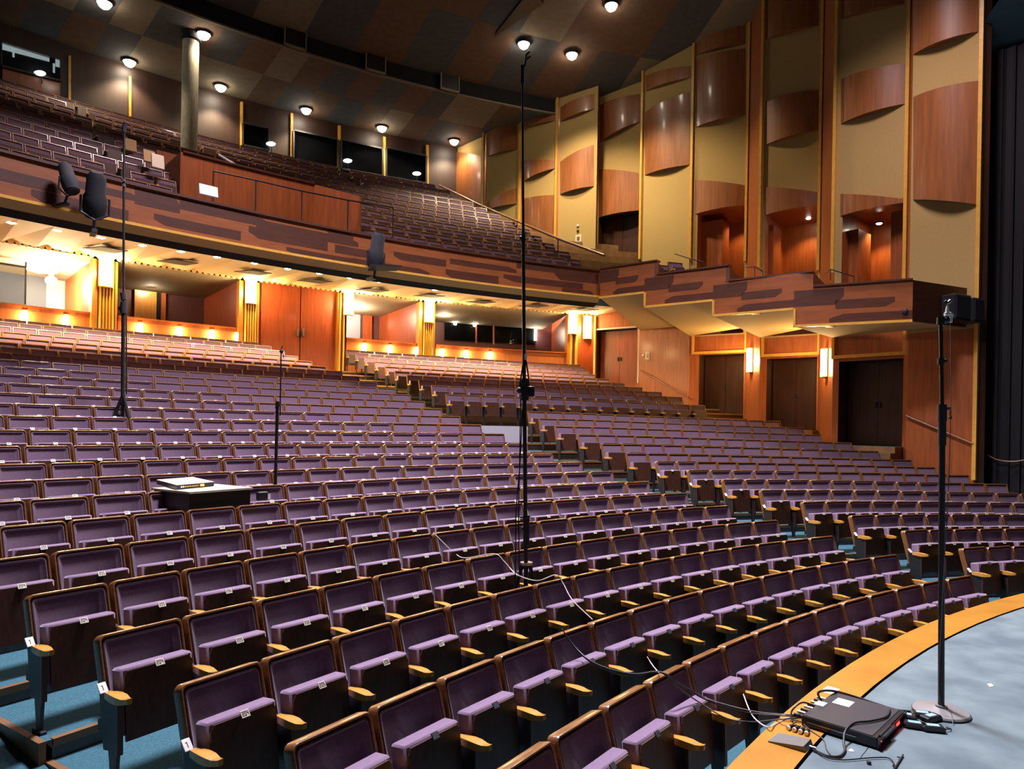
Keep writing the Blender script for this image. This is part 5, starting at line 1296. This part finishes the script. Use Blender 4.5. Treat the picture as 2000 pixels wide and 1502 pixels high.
for i, ((x0, y0), (x1, y1), (x2, y2), Y, lab) in enumerate((((1318, 496), (1347, 505), (1374, 512), 20.3, 'farthest side box'), ((1456, 522), (1474, 521), (1490, 530), 18.6, 'second side box'), ((1612, 534), (1622, 526), (1668, 540), 17.4, 'third side box'))):
    g = thing('guard_rail', 'short black guard rail in the '+lab, 'guard rail', at(x0, y0, Y)); part('rail', 'wire_rail', lambda m: m.tube([at(x0, y0, Y), at(x1, y1, Y), at(x2, y2, Y)], .014, 8), g)
    for x, y in ((x1, y1), (x2, y2)): part('post', 'wire_rail', lambda m: m.tube([at(x, y, Y), at(x, y+22, Y)], .012, 6), g)
for b, x, y, wd_, hd, lab in ((3, 1265, 695, .2, .3, 'small framed switch panel on the timber wall by the corner doors'), (1, 1130, 466, .26, .30, 'small framed switch panel on the beige wall above the balcony')):
    p = wp(b, x, y); n = inward(b); g = thing('switch_panel', lab, 'switch panel', p, atan2(n[1], n[0])+pi/2)
    mb = MB(); mb.box(-wd_/2, wd_/2, -.03, 0, -hd/2, hd/2, 0, .006); mb.build('plate', 'plate_cream', g)
    mb = MB(); mb.box(-wd_*.22, wd_*.22, -.05, -.03, -hd*.25, hd*.25, 0, .005); mb.build('switch', 'rail_wood', g)
for b, x, y, lab in ((3, 1257, 694, 'small white call button by the corner door trim'), (1, 1129, 441, 'upper small white knob on the beige wall above the balcony'), (1, 1130, 478, 'lower small white knob on the beige wall above the balcony'), (1, 1129, 451, 'small dark knob on the beige wall above the balcony')):
    p = wp(b, x, y); n = inward(b); g = thing('wall_button', lab, 'button', p, atan2(n[1], n[0])+pi/2)
    mb = MB(); mb.ball((0, -.03, 0), .05, 10, sq=(1, .6, 1)); mb.build('knob', 'dark_iron' if 'dark' in lab else 'white_card', g, smooth=True)
    mb = MB(); mb.box(-.05, .05, -.012, 0, -.05, .05, 0, .004); mb.build('plate', 'rail_wood', g)
# stage lanterns on the balcony front
Rl = RF-.45
def lantern(px, label, size, pitch, yaw, barn):
    p = on_R(px[0], px[1], Rl); a = phi_of(p); g = thing('stage_lantern', label, 'stage light', p, radians(a-90)+yaw)
    s = size
    mb = MB(); mb.T = Matrix.Rotation(pitch, 4, 'X'); mb.lathe([(.0, .46*s), (.10*s, .46*s), (.16*s, .36*s), (.17*s, .05*s), (.20*s, .0), (.20*s, -.22*s), (.17*s, -.36*s), (.12*s, -.38*s)], 18); mb.build('housing', 'dust_cloth', g, smooth=True)
    mb = MB(); mb.T = Matrix.Rotation(pitch, 4, 'X'); mb.lathe([(.0, -.37*s), (.12*s, -.375*s), (.14*s, -.39*s), (.14*s, -.34*s)], 18); mb.build('lens', 'black_void', g, smooth=True)
    mb = MB(); mb.tube([(-.23*s, 0, 0), (-.23*s, .02, -.30*s), (0, .03, -.42*s), (.23*s, .02, -.30*s), (.23*s, 0, 0)], .022*s, 8); mb.build('yoke', 'black_metal', g)
    mb = MB(); mb.tube([(0, .03, -.42*s), (0, .10, -.60*s)], .03*s, 8); mb.box(-.05, .05, .02, .40, -.66*s, -.58*s, 0, .01); mb.build('clamp', 'dark_iron', g)
    if barn:
        mb = MB(); mb.prism([(-.33*s, -.30*s, -.40*s), (.55*s, -.28*s, -.28*s), (.60*s, .02, -.34*s), (-.2*s, .05, -.46*s)], (0, 0, -.03)); mb.build('barn_door', 'black_metal', g)
    return g
lantern((735, 492), 'dark stage lantern with flat barn door on the middle of the balcony front', 1.0, .25, .1, True)
lantern((186, 385), 'bulky dark stage lantern on the balcony front near the photo edge', 1.0, .5, -.2, False)
g = lantern((134, 350), 'slim dark stage lantern hung from the balcony rail near the photo edge', .72, -.45, .3, False)
# long pipe the lanterns are clamped to, and a microphone arm
# dark loudspeaker on the end of the lowest side box
E1, E2 = fpt(1783), on_plane(1888, 600, *BAY[7])[:2]
dx, dy = E2[0]-E1[0], E2[1]-E1[1]; L = hypot(dx, dy); ax = (dx/L, dy/L); nn = (dy/L, -dx/L)
for x0, x1, z0, z1, dpt, lab in ((.50, .80, EYE+2.66, EYE+3.26, .34, 'dark loudspeaker on the end of the lowest side box, nearer the seats'), (.78, .99, EYE+2.64, EYE+3.20, .42, 'dark loudspeaker on the end of the lowest side box, nearer the drape')):
    o_ = (E1[0]+ax[0]*L*x0+nn[0]*.02, E1[1]+ax[1]*L*x0+nn[1]*.02, z0); g = thing('loudspeaker', lab, 'loudspeaker', o_, atan2(ax[1], ax[0]))
    wd_ = L*(x1-x0); mb = MB(); mb.box(0, wd_, -dpt, 0, 0, z1-z0, 0, .02); mb.build('cabinet', 'case_black', g)
    mb = MB(); mb.box(.03, wd_-.03, -dpt-.012, -dpt+.002, .04, z1-z0-.04, 0, .006); mb.build('grille', 'dust_cloth', g)
o_ = on_plane(1768, 608, fpt(1551), fpt(1783)); n = inward(6)
g = thing('wall_socket', 'small dark socket on the front of the lowest side box', 'socket', off(o_, n, .02), atan2(n[1], n[0])+pi/2); mb = MB(); mb.lathe([(.0, .05), (.05, .04), (.07, 0)], 12); m_ = mb.mesh('x', 'dark_iron'); ob = bpy.data.objects.new('socket_cover', m_); COL.objects.link(ob); ob.parent = g; ob.rotation_euler = (pi/2, 0, 0)
# loose things left in the balcony
def seat_item(name, x, y, j, w_, h, mat, label, cat):
    R = RJ(j)-.22; p = on_R(x, y, R); g = tag(MB().build(name, mat), label, cat); me = MB(); me.box(-w_/2, w_/2, -.03, .03, -h/2, h/2, 0, .012); g.data = me.mesh(name, mat); g.location = p; g.rotation_euler = (radians(-12), 0, radians(phi_of(p)-90)); return g
seat_item('folded_sheet', 407, 373, 0, .42, .26, 'white_card', 'white folded sheet over a front balcony seat beside the control box', 'sheet')
seat_item('seat_cover', 308, 316, 3, .30, .38, 'plate_cream', 'pale cover hung over a balcony seat, nearest the control box', 'cover')
seat_item('seat_cover', 291, 306, 4, .28, .34, 'cardboard', 'brown cover on the balcony seats left of the control box, darkest of three', 'cover')
seat_item('seat_cover', 255, 284, 6, .30, .36, 'cardboard', 'brown card cover on the balcony seats behind the thin stand', 'cover')
seat_item('bright_sheet', 186, 246, 11, .5, .22, 'paper', 'bright white sheet lying on the rear balcony seats', 'sheet')
seat_item('bright_sheet', 207, 256, 11, .38, .40, 'table_top', 'pale sheet hung on the rear balcony seats beside the bright one', 'sheet')
# rope barrier on the dark drape
f = lambda x, y: on_plane(x, y, (T7[0]+.15, T7[1]+.35), (T7[0]+3, T7[1]-2.2))
cable([f(1928, 888), f(1945, 897), f(1965, 901), f(1985, 901), f(2010, 897)], .016, 'rail_wood', 'slack rope hanging across the dark stage drape')
# marks and small fittings showing on the drape side
rng = random.Random(5)
